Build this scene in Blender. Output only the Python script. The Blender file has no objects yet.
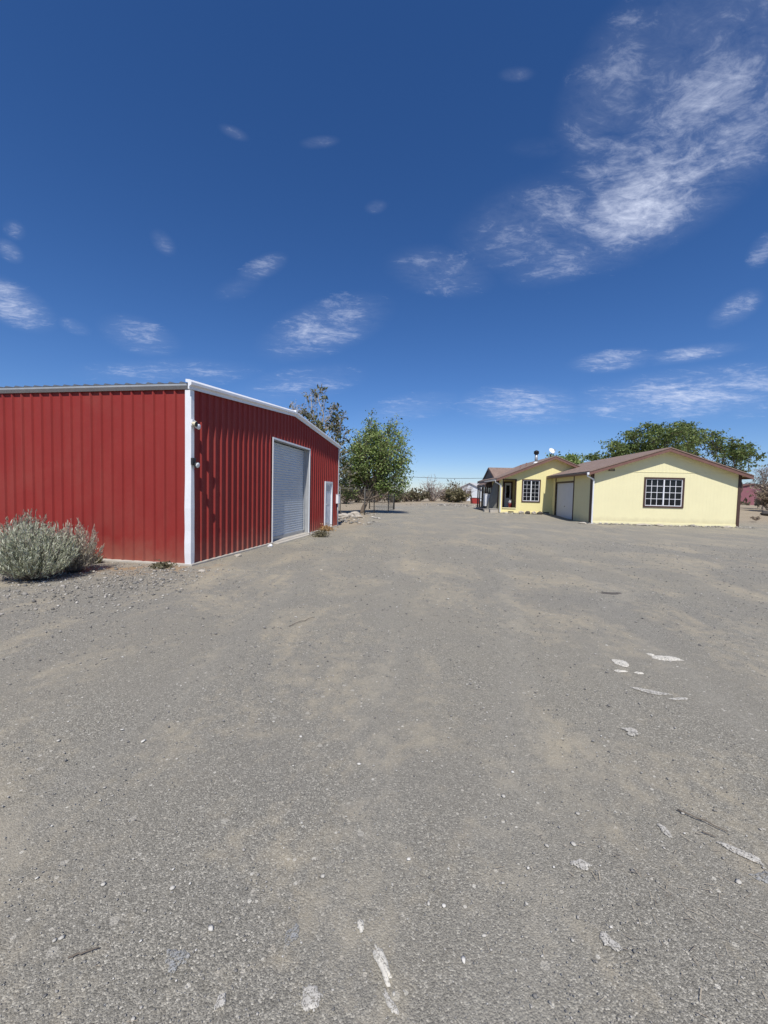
import bpy, math, random
import numpy as np
from mathutils import Vector, Matrix, noise
R = math.radians
rng = np.random.default_rng(7); random.seed(7)
scene = bpy.context.scene
COL = scene.collection

# ------------------------------------------------------------------ helpers
def smooth(t):
    t = np.clip(t, 0, 1); return t*t*(3-2*t)
def ground_z(x, y):
    z = .2*smooth((y-26)/6)*smooth((x-3)/4)
    z = z + .6*smooth((y-32)/15)*smooth((x-20)/8)
    return z
class MB:
    """collects faces; build() links them as ONE mesh object"""
    def __init__(s): s.v = []; s.f = []; s.m = []; s.sm = []; s.cur = 0
    def add(s, vs, fs, smooth_=False):
        o = len(s.v); s.v += [tuple(v) for v in vs]
        for f in fs: s.f.append([i+o for i in f]); s.m.append(s.cur); s.sm.append(smooth_)
    def box(s, x0, x1, y0, y1, z0, z1):
        vs = [(x0,y0,z0),(x1,y0,z0),(x1,y1,z0),(x0,y1,z0),(x0,y0,z1),(x1,y0,z1),(x1,y1,z1),(x0,y1,z1)]
        s.add(vs, [(3,2,1,0),(4,5,6,7),(0,1,5,4),(1,2,6,5),(2,3,7,6),(3,0,4,7)])
    def prism(s, poly, axis, a0, a1):
        """poly: list of 2D points in the two other axes (order xyz), extruded along axis"""
        n = len(poly)
        def P(p, a):
            if axis == 'x': return (a, p[0], p[1])
            if axis == 'y': return (p[0], a, p[1])
            return (p[0], p[1], a)
        vs = [P(p, a0) for p in poly]+[P(p, a1) for p in poly]
        fs = [(i, (i+1)%n, n+(i+1)%n, n+i) for i in range(n)]+[tuple(range(n))[::-1], tuple(range(n, 2*n))]
        s.add(vs, fs)
    def sweep(s, pts, rads, n=6, sm=True):
        """tube along pts"""
        pts = [Vector(p) for p in pts]; vs = []; fs = []
        up = Vector((0.13,0.21,1)).normalized()
        for i, p in enumerate(pts):
            d = (pts[min(i+1,len(pts)-1)]-pts[max(i-1,0)]).normalized()
            a = d.cross(up)
            if a.length < .1: a = d.cross(Vector((1,0,0)))
            a.normalize(); b = d.cross(a)
            for k in range(n):
                t = 2*math.pi*k/n
                vs.append(p+(a*math.cos(t)+b*math.sin(t))*rads[i])
        for i in range(len(pts)-1):
            for k in range(n):
                fs.append((i*n+k, i*n+(k+1)%n, (i+1)*n+(k+1)%n, (i+1)*n+k))
        fs.append(tuple(range(n))[::-1]); fs.append(tuple((len(pts)-1)*n+k for k in range(n)))
        s.add(vs, fs, sm)
    def lathe(s, prof, c=(0,0,0), n=20, M=None):
        vs = []; fs = []
        for (r, z) in prof:
            for k in range(n):
                t = 2*math.pi*k/n; v = Vector((r*math.cos(t), r*math.sin(t), z))
                if M is not None: v = M @ v
                vs.append(v+Vector(c))
        for i in range(len(prof)-1):
            for k in range(n): fs.append((i*n+k, i*n+(k+1)%n, (i+1)*n+(k+1)%n, (i+1)*n+k))
        fs.append(tuple(range(n))[::-1]); fs.append(tuple((len(prof)-1)*n+k for k in range(n)))
        s.add(vs, fs, True)
    def build(s, name, mats, parent=None, bevel=0):
        me = bpy.data.meshes.new(name); me.from_pydata(s.v, [], s.f)
        if not isinstance(mats, (list, tuple)): mats = [mats]
        for m in mats: me.materials.append(m)
        me.polygons.foreach_set('material_index', s.m); me.polygons.foreach_set('use_smooth', s.sm)
        me.update()
        o = bpy.data.objects.new(name, me); COL.objects.link(o)
        if parent: o.parent = parent
        if bevel:
            b = o.modifiers.new('Bevel', 'BEVEL'); b.width = bevel; b.segments = 2; b.limit_method = 'ANGLE'
        return o
def np_mesh(name, verts, faces, mats, parent=None, smooth_=False):
    """verts (N,3), faces (M,k) all same k"""
    verts = np.asarray(verts, dtype=np.float32); faces = np.asarray(faces, dtype=np.int32)
    me = bpy.data.meshes.new(name); k = faces.shape[1]
    me.vertices.add(len(verts)); me.vertices.foreach_set('co', verts.ravel())
    me.loops.add(faces.size); me.loops.foreach_set('vertex_index', faces.ravel())
    me.polygons.add(len(faces)); me.polygons.foreach_set('loop_start', np.arange(0, faces.size, k, dtype=np.int32))
    if smooth_: me.polygons.foreach_set('use_smooth', np.ones(len(faces), dtype=bool))
    if not isinstance(mats, (list, tuple)): mats = [mats]
    for m in mats: me.materials.append(m)
    me.update(calc_edges=True); me.validate()
    o = bpy.data.objects.new(name, me); COL.objects.link(o)
    if parent: o.parent = parent
    return o
def thing(name, label, cat, loc=(0,0,0), rz=0, group=None):
    o = bpy.data.objects.new(name, None); COL.objects.link(o); o.empty_display_size = .2
    o.location = loc; o.rotation_euler = (0,0,rz); o['label'] = label; o['category'] = cat
    if group: o['group'] = group
    return o
def tag(o, label=None, cat=None, group=None, kind=None):
    if label: o['label'] = label
    if cat: o['category'] = cat
    if group: o['group'] = group
    if kind: o['kind'] = kind
    return o

# ------------------------------------------------------------------ materials
def new_mat(name):
    m = bpy.data.materials.new(name); m.use_nodes = True
    nt = m.node_tree; nt.nodes.clear()
    out = nt.nodes.new('ShaderNodeOutputMaterial'); b = nt.nodes.new('ShaderNodeBsdfPrincipled')
    nt.links.new(b.outputs[0], out.inputs[0])
    return m, nt, b, out
def ramp(nt, fac, stops, interp='LINEAR'):
    r = nt.nodes.new('ShaderNodeValToRGB'); r.color_ramp.interpolation = interp
    e = r.color_ramp.elements
    while len(e) < len(stops): e.new(.5)
    for i, (p, c) in enumerate(stops):
        e[i].position = p; e[i].color = (*c, 1) if len(c) == 3 else c
    nt.links.new(fac, r.inputs[0]); return r.outputs[0]
def g(v): return (v, v, v)
def mixc(nt, fac, a, b, mode='MIX'):
    m = nt.nodes.new('ShaderNodeMix'); m.data_type = 'RGBA'; m.blend_type = mode
    for s, i in ((fac, 0), (a, 6), (b, 7)):
        if isinstance(s, (int, float)): m.inputs[i].default_value = s
        elif isinstance(s, tuple): m.inputs[i].default_value = (*s, 1)
        else: nt.links.new(s, m.inputs[i])
    return m.outputs[2]
def math_(nt, op, a, b=None, c=None, clamp=False):
    m = nt.nodes.new('ShaderNodeMath'); m.operation = op; m.use_clamp = clamp
    for i, s in enumerate((a, b, c)):
        if s is None: continue
        if isinstance(s, (int, float)): m.inputs[i].default_value = s
        else: nt.links.new(s, m.inputs[i])
    return m.outputs[0]
def nz(nt, scale, detail=4, rough=.55, vec=None, dist=0, out=0):
    n = nt.nodes.new('ShaderNodeTexNoise'); n.inputs['Scale'].default_value = scale
    n.inputs['Detail'].default_value = detail; n.inputs['Roughness'].default_value = rough
    n.inputs['Distortion'].default_value = dist
    if vec is not None: nt.links.new(vec, n.inputs['Vector'])
    return n.outputs[out]
def coords(nt, kind='Object', scale=None):
    t = nt.nodes.new('ShaderNodeTexCoord'); o = t.outputs[kind]
    if scale:
        m = nt.nodes.new('ShaderNodeMapping'); m.inputs['Scale'].default_value = scale
        nt.links.new(o, m.inputs[0]); o = m.outputs[0]
    return o
def bump(nt, b, h, strength=.3, dist=.01):
    n = nt.nodes.new('ShaderNodeBump'); n.inputs['Strength'].default_value = strength
    n.inputs['Distance'].default_value = dist
    nt.links.new(h, n.inputs['Height']); nt.links.new(n.outputs[0], b.inputs['Normal'])
def painted(name, c, rough=.5, var=.12, scale=3, dirt=None, dirt_amt=.25, metal=0, spec=.5, stretch=None):
    """paint or metal with broad tone variation, fine speckle and some dirt"""
    m, nt, b, _ = new_mat(name)
    co = coords(nt, 'Object', stretch)
    n1 = nz(nt, scale, 6, .6, co); n2 = nz(nt, scale*14, 3, .6, co)
    lo = tuple(x*(1-var) for x in c); hi = tuple(min(1, x*(1+var)) for x in c)
    col = ramp(nt, n1, [(.3, lo), (.7, hi)])
    col = mixc(nt, .25, col, ramp(nt, n2, [(.3, lo), (.7, hi)]))
    if dirt:
        f = ramp(nt, nz(nt, scale*.7, 8, .7, co), [(.48, g(0)), (.75, g(dirt_amt))])
        col = mixc(nt, f, col, dirt)
    nt.links.new(col, b.inputs['Base Color'])
    b.inputs['Roughness'].default_value = rough; b.inputs['Metallic'].default_value = metal
    b.inputs['Specular IOR Level'].default_value = spec
    bump(nt, b, n2, .15, .004)
    return m
def leaf_mat(name, cols, rough=.6, trans=.25):
    m, nt, b, out = new_mat(name)
    geo = nt.nodes.new('ShaderNodeNewGeometry')
    st = [(i/(len(cols)-1), c) for i, c in enumerate(cols)]
    col = ramp(nt, geo.outputs['Random Per Island'], st)
    nt.links.new(col, b.inputs['Base Color']); b.inputs['Roughness'].default_value = rough
    b.inputs['Specular IOR Level'].default_value = .35
    tr = nt.nodes.new('ShaderNodeBsdfTranslucent'); nt.links.new(col, tr.inputs[0])
    mx = nt.nodes.new('ShaderNodeMixShader'); mx.inputs[0].default_value = trans
    nt.links.new(b.outputs[0], mx.inputs[1]); nt.links.new(tr.outputs[0], mx.inputs[2])
    nt.links.new(mx.outputs[0], out.inputs[0])
    return m
M = {}
M['red'] = painted('red_panel', (.248,.027,.022), .6, .08, 1.2, dirt=(.30,.11,.08), dirt_amt=.18, spec=.3)
def base_splash(m, z0, z1, c, amt):
    nt = m.node_tree; b = [n for n in nt.nodes if n.type == 'BSDF_PRINCIPLED'][0]; src = b.inputs['Base Color'].links[0].from_socket
    co = coords(nt); sx = nt.nodes.new('ShaderNodeSeparateXYZ'); nt.links.new(co, sx.inputs[0])
    d = math_(nt, 'MULTIPLY_ADD', math_(nt, 'SUBTRACT', nz(nt, 2.2, 7, .7, co), .5), .9, sx.outputs[2])
    f = ramp(nt, d, [(z0, g(amt)), (z1, g(0))])
    st = ramp(nt, nz(nt, 1.0, 5, .7, coords(nt, 'Object', (9, 9, .5))), [(.5, g(0)), (.8, g(.10))])   # run-down streaks
    col = mixc(nt, st, mixc(nt, f, src, c), tuple(x*.6 for x in c)); nt.links.new(col, b.inputs['Base Color'])
base_splash(M['red'], .0, .55, (.34,.21,.15), .32)
M['white'] = painted('white_trim', (.74,.75,.77), .4, .05, 2, dirt=(.45,.43,.40), dirt_amt=.2)
M['wire'] = painted('old_wire', (.10,.095,.085), .7, .2, 8)
M['greymetal'] = painted('grey_metal', (.40,.41,.41), .45, .12, 5, metal=.3)
M['door_metal'] = painted('shutter_metal', (.50,.55,.60), .38, .06, 3, dirt=(.4,.38,.35), dirt_amt=.2, metal=.15)
M['darkroof'] = painted('roof_metal', (.18,.19,.20), .45, .1, 3, metal=.4)
M['concrete'] = painted('concrete', (.42,.39,.34), .9, .15, 4, dirt=(.3,.24,.17), dirt_amt=.5)
M['doorwhite'] = painted('door_paint', (.66,.69,.72), .4, .05, 3)
M['cream'] = painted('cream_paint', (.755,.70,.43), .7, .04, 1.3, dirt=(.68,.60,.40), dirt_amt=.3)
M['yellow'] = painted('yellow_paint', (.80,.70,.36), .7, .05, 1.3, dirt=(.62,.52,.3), dirt_amt=.3)
M['brown'] = painted('brown_trim', (.062,.031,.023), .6, .18, 4)
M['fascia'] = painted('fascia_paint', (.165,.082,.062), .6, .12, 3, dirt=(.22,.14,.11), dirt_amt=.5)
M['black'] = painted('black_metal', (.02,.02,.022), .45, .1, 5)
M['garage_door'] = painted('garage_door_paint', (.60,.62,.66), .5, .04, 2)
M['wood'] = painted('weathered_wood', (.24,.20,.16), .8, .25, 6, stretch=(6,6,1))
M['greycloth'] = painted('grey_cloth', (.20,.195,.165), .9, .12, 5)
M['red_paint'] = painted('red_paint', (.30,.03,.025), .5, .1, 5)
M['pink'] = painted('pink_stucco', (.24,.095,.115), .8, .1, 1)
M['far_white'] = painted('pale_siding', (.62,.66,.70), .7, .05, .7)
M['far_roof'] = painted('pale_roof', (.50,.50,.49), .6, .08, .7)
M['plaster'] = painted('plaster', (.58,.55,.475), .85, .08, 18, dirt=(.45,.42,.36), dirt_amt=.7)
M['plaster_dull'] = painted('dull_plaster', (.50,.475,.42), .9, .12, 25, dirt=(.22,.21,.19), dirt_amt=.9)
M['plaster_grey'] = painted('grey_spill', (.34,.345,.335), .9, .12, 25, dirt=(.2,.19,.18), dirt_amt=.8)
M['dark_stone'] = painted('dark_stone', (.085,.075,.065), .9, .3, 20)
M['rock'] = painted('pale_rock', (.40,.36,.30), .9, .2, 10)
M['bark'] = painted('bark', (.16,.125,.095), .9, .25, 9, stretch=(3,3,.7))
M['palebark'] = painted('pale_bark', (.36,.33,.29), .9, .2, 9, stretch=(3,3,.7))
M['twig'] = painted('dry_twig', (.30,.25,.22), .9, .2, 3)
M['stick'] = painted('stick_wood', (.14,.115,.09), .9, .3, 30)
def broken(m, lo, hi, scale=55):
    nt = m.node_tree; out = [n for n in nt.nodes if n.type == 'OUTPUT_MATERIAL'][0]; b = [n for n in nt.nodes if n.type == 'BSDF_PRINCIPLED'][0]
    co = coords(nt); n = mixc(nt, .5, nz(nt, scale, 4, .7, co), nz(nt, scale*4, 3, .7, co))
    nt.links.new(ramp(nt, n, [(lo, g(0)), (hi, g(1))]), b.inputs['Alpha'])
broken(M['plaster'], .36, .50, 45); broken(M['plaster_dull'], .41, .53); broken(M['plaster_grey'], .44, .60)
def glass_mat():
    m, nt, b, _ = new_mat('window_glass')
    n = nz(nt, 2.5, 2, .5, coords(nt))
    nt.links.new(ramp(nt, n, [(.3, (.004,.005,.007)), (.7, (.012,.014,.018))]), b.inputs['Base Color'])
    b.inputs['Roughness'].default_value = .08; b.inputs['Specular IOR Level'].default_value = .3
    bump(nt, b, nz(nt, 1.7, 1, .5, coords(nt)), .05, .01)
    return m
M['glass'] = glass_mat()
def siding_mat(name, c, horizontal):
    m, nt, b, _ = new_mat(name)
    co = coords(nt)
    sx = nt.nodes.new('ShaderNodeSeparateXYZ'); nt.links.new(co, sx.inputs[0])
    n1 = nz(nt, 1.1, 6, .6, co); n2 = nz(nt, 30, 3, .6, coords(nt, 'Object', (1,1,.12) if not horizontal else (1,.12,1)))
    lo = tuple(x*.95 for x in c); hi = tuple(min(1, x*1.03) for x in c)
    col = ramp(nt, n1, [(.3, lo), (.7, hi)])
    col = mixc(nt, .35, col, ramp(nt, n2, [(.3, lo), (.7, hi)]))
    # splash dirt near the ground, a real stain low on the boards
    d = math_(nt, 'MULTIPLY_ADD', nz(nt, 3, 5, .7, co), .5, sx.outputs[2])
    f = ramp(nt, d, [(.25, g(.7)), (.72, g(0))])
    col = mixc(nt, f, col, (.46,.40,.25))
    nt.links.new(col, b.inputs['Base Color']); b.inputs['Roughness'].default_value = .72
    if horizontal:
        w = math_(nt, 'FRACT', math_(nt, 'DIVIDE', sx.outputs[2], .2)); h = math_(nt, 'SUBTRACT', 1, w)
        bump(nt, b, h, .9, .02)
    else:
        w = math_(nt, 'FRACT', math_(nt, 'DIVIDE', sx.outputs[0], .2))
        h = math_(nt, 'GREATER_THAN', math_(nt, 'ABSOLUTE', math_(nt, 'SUBTRACT', w, .5)), .04)
        bump(nt, b, h, .6, .008)
    return m
M['siding_front'] = siding_mat('cream_siding', (.755,.70,.43), False)
M['siding_main'] = siding_mat('yellow_siding', (.78,.70,.34), False)
M['siding_side'] = siding_mat('lap_siding', (.76,.685,.38), True)
def shingle_mat():
    m, nt, b, _ = new_mat('roof_shingles')
    co = coords(nt)
    br = nt.nodes.new('ShaderNodeTexBrick'); br.inputs['Scale'].default_value = 1
    br.inputs['Brick Width'].default_value = .3; br.inputs['Row Height'].default_value = .14; br.inputs['Mortar Size'].default_value = .008
    br.inputs['Color1'].default_value = (.19,.125,.09,1); br.inputs['Color2'].default_value = (.27,.185,.14,1); br.inputs['Mortar'].default_value = (.1,.07,.06,1)
    mp = nt.nodes.new('ShaderNodeMapping'); mp.inputs['Rotation'].default_value = (0,0,R(90)); nt.links.new(co, mp.inputs[0])
    nt.links.new(mp.outputs[0], br.inputs[0])
    c = mixc(nt, .35, br.outputs[0], ramp(nt, nz(nt, 40, 4, .7, co), [(.3, (.13,.09,.075)), (.7, (.36,.28,.24))]))
    nt.links.new(c, b.inputs['Base Color']); b.inputs['Roughness'].default_value = .9
    bump(nt, b, br.outputs[1], -.5, .01)
    return m
M['shingle'] = shingle_mat()

def ground_mat():
    m, nt, b, _ = new_mat('gravel_ground')
    co = coords(nt)
    sx = nt.nodes.new('ShaderNodeSeparateXYZ'); nt.links.new(co, sx.inputs[0])
    def vor(scale, feat='F1'):
        v = nt.nodes.new('ShaderNodeTexVoronoi'); v.inputs['Scale'].default_value = scale; v.feature = feat
        nt.links.new(co, v.inputs['Vector']); return v
    v1 = vor(165); v2 = vor(330); v3 = vor(38); v4 = vor(14)
    def val(v):
        s = nt.nodes.new('ShaderNodeSeparateXYZ'); nt.links.new(v.outputs['Color'], s.inputs[0]); return s.outputs
    a1 = val(v1); a2 = val(v2); a3 = val(v3); a4 = val(v4)
    # stones: cool to warm greys
    stone = ramp(nt, a1[0], [(0, (.085,.082,.075)), (.30, (.175,.168,.150)), (.7, (.285,.272,.242)), (.90, (.41,.392,.345)), (1, (.70,.67,.60))])
    stone2 = ramp(nt, a2[0], [(0, (.075,.073,.068)), (.5, (.215,.206,.186)), (.85, (.37,.352,.312)), (1, (.60,.575,.51))])
    col = mixc(nt, .38, stone, stone2)
    # broad tonal zones
    zone = nz(nt, .55, 7, .62, co, .4); fine = nz(nt, 7, 5, .68, co, .3)
    col = mixc(nt, ramp(nt, zone, [(.38, g(.0)), (.62, g(.40))]), col, (.205,.199,.188), 'MIX')
    # dusty tan film where soil shows between the stones
    stm = nt.nodes.new('ShaderNodeMapping'); stm.inputs['Scale'].default_value = (.9, .45, 1); stm.inputs['Rotation'].default_value = (0,0,R(-14)); nt.links.new(co, stm.inputs[0])
    dustn = nz(nt, .9, 7, .68, stm.outputs[0], .6)
    dust = ramp(nt, mixc(nt, .3, dustn, fine), [(.485, g(0)), (.55, g(.34)), (.63, g(.8))])
    tan = mixc(nt, ramp(nt, a2[1], [(0, g(0)), (1, g(1))]), (.29,.255,.195), (.46,.40,.30))
    col = mixc(nt, dust, col, tan)
    dust2 = ramp(nt, nz(nt, .28, 5, .6, co), [(.40, g(.05)), (.66, g(.50))])
    col = mixc(nt, dust2, col, (.31,.285,.235))
    # wheel paths packed by cars
    for (sl, x0, am) in ((.30, .9, .34), (.045, -.9, .28), (.62, .6, .2)):
        cxn = math_(nt, 'MULTIPLY_ADD', sx.outputs[1], -sl, math_(nt, 'SUBTRACT', sx.outputs[0], x0))
        cxn = math_(nt, 'MULTIPLY_ADD', math_(nt, 'SUBTRACT', zone, .5), 1.3, cxn)
        dd = math_(nt, 'SUBTRACT', math_(nt, 'ABSOLUTE', cxn), .8)
        mk = math_(nt, 'SUBTRACT', 1, math_(nt, 'MULTIPLY', math_(nt, 'MULTIPLY', dd, dd), 22), clamp=True)
        mk = math_(nt, 'MULTIPLY', mk, math_(nt, 'MULTIPLY', math_(nt, 'SUBTRACT', fine, .30), am*3.2), clamp=True)
        col = mixc(nt, mk, col, (.305,.292,.262))
    # scattered pale chips, visible as flecks
    chip = ramp(nt, math_(nt, 'MULTIPLY', math_(nt, 'GREATER_THAN', a3[0], .955), math_(nt, 'LESS_THAN', v3.outputs['Distance'], .30)), [(0, g(0)), (1, g(.75))])
    col = mixc(nt, chip, col, mixc(nt, a3[1], (.36,.33,.28), (.62,.60,.55)))
    chip2 = math_(nt, 'MULTIPLY', math_(nt, 'GREATER_THAN', a4[0], .97), math_(nt, 'LESS_THAN', v4.outputs['Distance'], .22))
    col = mixc(nt, math_(nt, 'MULTIPLY', chip2, .7), col, (.42,.40,.36))
    # desert soil away from the drive
    wob = nz(nt, .12, 6, .6, co)
    ys = math_(nt, 'MULTIPLY_ADD', wob, 14, sx.outputs[1])
    far = ramp(nt, math_(nt, 'DIVIDE', ys, 100), [(.50, g(0)), (.72, g(1))])
    leftm = math_(nt, 'MULTIPLY_ADD', math_(nt, 'SUBTRACT', wob, .5), 3, math_(nt, 'MULTIPLY', sx.outputs[0], -1))
    behind = math_(nt, 'MULTIPLY', ramp(nt, math_(nt, 'MULTIPLY_ADD', leftm, .2, .5), [(.60, g(0)), (.76, g(1))]),
                   ramp(nt, math_(nt, 'DIVIDE', sx.outputs[1], 30), [(.52, g(0)), (.66, g(1))]))
    right = math_(nt, 'MULTIPLY', ramp(nt, math_(nt, 'DIVIDE', math_(nt, 'MULTIPLY_ADD', wob, 4, sx.outputs[0]), 40), [(.56, g(0)), (.62, g(1))]),
                   ramp(nt, math_(nt, 'DIVIDE', sx.outputs[1], 40), [(.64, g(0)), (.76, g(1))]))
    soilm = math_(nt, 'MAXIMUM', math_(nt, 'MAXIMUM', far, behind), right)
    soil = mixc(nt, nz(nt, .8, 8, .7, co), (.28,.215,.14), (.46,.375,.27))
    soil = mixc(nt, .35, soil, stone)
    col = mixc(nt, soilm, col, soil)
    # sandy strip along the foot of the barn
    strip = math_(nt, 'MULTIPLY', ramp(nt, math_(nt, 'MULTIPLY_ADD', nz(nt, .7, 6, .6, co), 1.8, math_(nt, 'MULTIPLY', math_(nt, 'ABSOLUTE', math_(nt, 'SUBTRACT', sx.outputs[1], 7.6)), -1)), [(0, g(0)), (.9, g(.8))]),
                  ramp(nt, math_(nt, 'MULTIPLY', sx.outputs[0], -.1), [(.28, g(0)), (.36, g(1))]))
    sand = ramp(nt, nz(nt, 2.6, 7, .7, co), [(.46, g(0)), (.60, g(1))])
    col = mixc(nt, math_(nt, 'MULTIPLY', strip, sand), col, (.34,.235,.14))
    col = mixc(nt, 1.0, col, (1.0,.985,.93), 'MULTIPLY')
    nt.links.new(col, b.inputs['Base Color']); b.inputs['Roughness'].default_value = .95
    b.inputs['Specular IOR Level'].default_value = .15
    h = math_(nt, 'ADD', math_(nt, 'MULTIPLY', v1.outputs['Distance'], -1), math_(nt, 'MULTIPLY', v2.outputs['Distance'], -.5))
    h = math_(nt, 'ADD', h, math_(nt, 'MULTIPLY', a1[2], .55))
    h = math_(nt, 'ADD', h, math_(nt, 'MULTIPLY', fine, .5))
    # worn dust patches are smoother
    bn = nt.nodes.new('ShaderNodeBump'); bn.inputs['Distance'].default_value = .0045
    nt.links.new(math_(nt, 'MULTIPLY_ADD', dust, -.5, .8), bn.inputs['Strength']); nt.links.new(h, bn.inputs['Height'])
    nt.links.new(bn.outputs[0], b.inputs['Normal'])
    return m
M['ground'] = ground_mat()
def stone_mat(name, cols):
    m, nt, b, _ = new_mat(name)
    geo = nt.nodes.new('ShaderNodeNewGeometry')
    c = ramp(nt, geo.outputs['Random Per Island'], cols)
    c = mixc(nt, .3, c, ramp(nt, nz(nt, 120, 3, .6, coords(nt)), [(.3, (.1,.095,.09)), (.7, (.4,.38,.34))]))
    nt.links.new(c, b.inputs['Base Color']); b.inputs['Roughness'].default_value = .9
    return m
M['pebble'] = stone_mat('pebbles', [(0, (.10,.097,.09)), (.4, (.22,.21,.19)), (.75, (.33,.31,.275)), (.93, (.46,.43,.38)), (1, (.78,.75,.68))])
M['rubble'] = stone_mat('rubble', [(0, (.07,.062,.05)), (.2, (.12,.115,.105)), (.5, (.27,.25,.215)), (.85, (.42,.385,.33)), (1, (.7,.66,.58))])

# ------------------------------------------------------------------ ground
def axis_pts(fine, n, far):
    k = 5.2; t = np.linspace(0, 1, n); p = np.sinh(k*t)/np.sinh(k)*far
    return p
ps = axis_pts(.1, 150, 1600); xs = np.concatenate([-ps[:0:-1], ps])
GX, GY = np.meshgrid(xs+0.0, xs+6.0)
GZ = ground_z(GX, GY)
def fbm(x, y, f, seed):
    out = np.zeros_like(x)
    it = np.nditer([x, y, out], op_flags=[['readonly'],['readonly'],['writeonly']])
    for a, b_, o in it: o[...] = noise.noise(Vector((float(a)*f+seed, float(b_)*f, seed)))
    return out
micro = fbm(GX, GY, .9, 3.1)*.012+fbm(GX, GY, 2.6, 8.4)*.005
GZ = GZ+micro*np.exp(-(np.hypot(GX, GY-6)/25)**2)
# the far plain rises and falls very slightly
GZ = GZ+fbm(GX, GY, .006, 5.5)*1.2*smooth((np.hypot(GX, GY)-90)/200)-.004
n = len(xs); idx = np.arange(n*n).reshape(n, n)
F = np.stack([idx[:-1,:-1], idx[:-1,1:], idx[1:,1:], idx[1:,:-1]], -1).reshape(-1, 4)
tag(np_mesh('ground', np.stack([GX, GY, GZ], -1).reshape(-1, 3), F, M['ground'], smooth_=True), kind='structure')

ICO_V = []; 
_p = (1+5**.5)/2
ICO_V = np.array([(-1,_p,0),(1,_p,0),(-1,-_p,0),(1,-_p,0),(0,-1,_p),(0,1,_p),(0,-1,-_p),(0,1,-_p),(_p,0,-1),(_p,0,1),(-_p,0,-1),(-_p,0,1)])/1.9
ICO_F = np.array([(0,11,5),(0,5,1),(0,1,7),(0,7,10),(0,10,11),(1,5,9),(5,11,4),(11,10,2),(10,7,6),(7,1,8),(3,9,4),(3,4,2),(3,2,6),(3,6,8),(3,8,9),(4,9,5),(2,4,11),(6,2,10),(8,6,7),(9,8,1)])
def stones(name, pos, size, mat, flat=.6):
    n = len(pos)
    V = ICO_V[None]*(1+rng.uniform(-.28, .28, (n, 12, 1)))
    sc = np.stack([rng.uniform(.7, 1.35, n), rng.uniform(.6, 1.1, n), rng.uniform(flat*.6, flat*1.2, n)], -1)
    V = V*sc[:, None]*size[:, None, None]*.5
    a = rng.uniform(0, 6.28, n); c, s = np.cos(a)[:, None], np.sin(a)[:, None]
    V = np.stack([V[...,0]*c-V[...,1]*s, V[...,0]*s+V[...,1]*c, V[...,2]], -1)+pos[:, None]
    F = ICO_F[None]+(np.arange(n)*12)[:, None, None]
    return np_mesh(name, V.reshape(-1, 3), F.reshape(-1, 3), mat)
N = 26000
yy = .5*np.exp(rng.uniform(0, math.log(14/.5), N)); xx = rng.uniform(-1, 1, N)*(1.2*yy+1.2)
sz = np.maximum(.0035, yy*.0019)*rng.lognormal(.15, .45, N); sz = np.clip(sz, .003, .035)
keep = ~((xx < -3.6) & (yy > 7.7))
pos = np.stack([xx, yy, ground_z(xx, yy)+sz*.10], -1)[keep]
tag(stones('gravel_stones', pos, sz[keep], M['pebble']), 'small loose grey and pale gravel stones scattered over the drive', 'gravel', kind='stuff')
N = 4200
xx = -2.6-rng.gamma(2.2, 1.5, N); yy = rng.normal(6.6, 1.0, N)+(xx+4)*.10
keep = (xx > -12) & (yy < 7.88-(xx+3.9)*.17-.05) & (rng.uniform(0,1,N) < np.clip((-xx-1.5)/2.5, 0, 1))
xx, yy = xx[keep], yy[keep]
sz = np.clip(rng.lognormal(-3.95, .5, len(xx)), .010, .085)
tag(stones('rubble_stones', np.stack([xx, yy, sz*.12], -1), sz, M['rubble'], .7), 'coarser broken rubble lying beside the red barn and sagebrush', 'rubble', kind='stuff')
# dry litter and rubble along the house foot and behind the barn
def house_pt(x, y): 
    c, s = math.cos(-.0616), math.sin(-.0616); return (12.53+c*x-s*y, 24.07+s*x+c*y)
L = []
for i in range(700):
    x = random.uniform(-.6, 9.0); y = -abs(random.gauss(.08, .28))-.05; p = house_pt(x, y); L.append((*p, random.lognormvariate(-2.75, .55)))
for i in range(260):
    x = random.uniform(-3.9, -.2); y = 7-abs(random.gauss(.1, .22))-.1; p = house_pt(x, y); L.append((*p, random.lognormvariate(-2.5, .45)))
for i in range(500):
    x = random.gauss(-3.0, 1.2); y = random.uniform(18.8, 30)
    if x < .1: L.append((x, y, random.lognormvariate(-2.4, .6)))
for i in range(240):
    L.append((random.gauss(8, 2.5), random.uniform(44, 56), random.lognormvariate(-1.9, .4)))
L = np.array(L); L[:, 2] = np.clip(L[:, 2], .02, .30)
tag(stones('broken_stones', np.stack([L[:,0], L[:,1], ground_z(L[:,0], L[:,1])+L[:,2]*.12], -1), L[:,2], M['rubble'], .6), 'broken stones and soil clods strewn along the house foot and fence line', 'rubble', kind='stuff')

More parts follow.
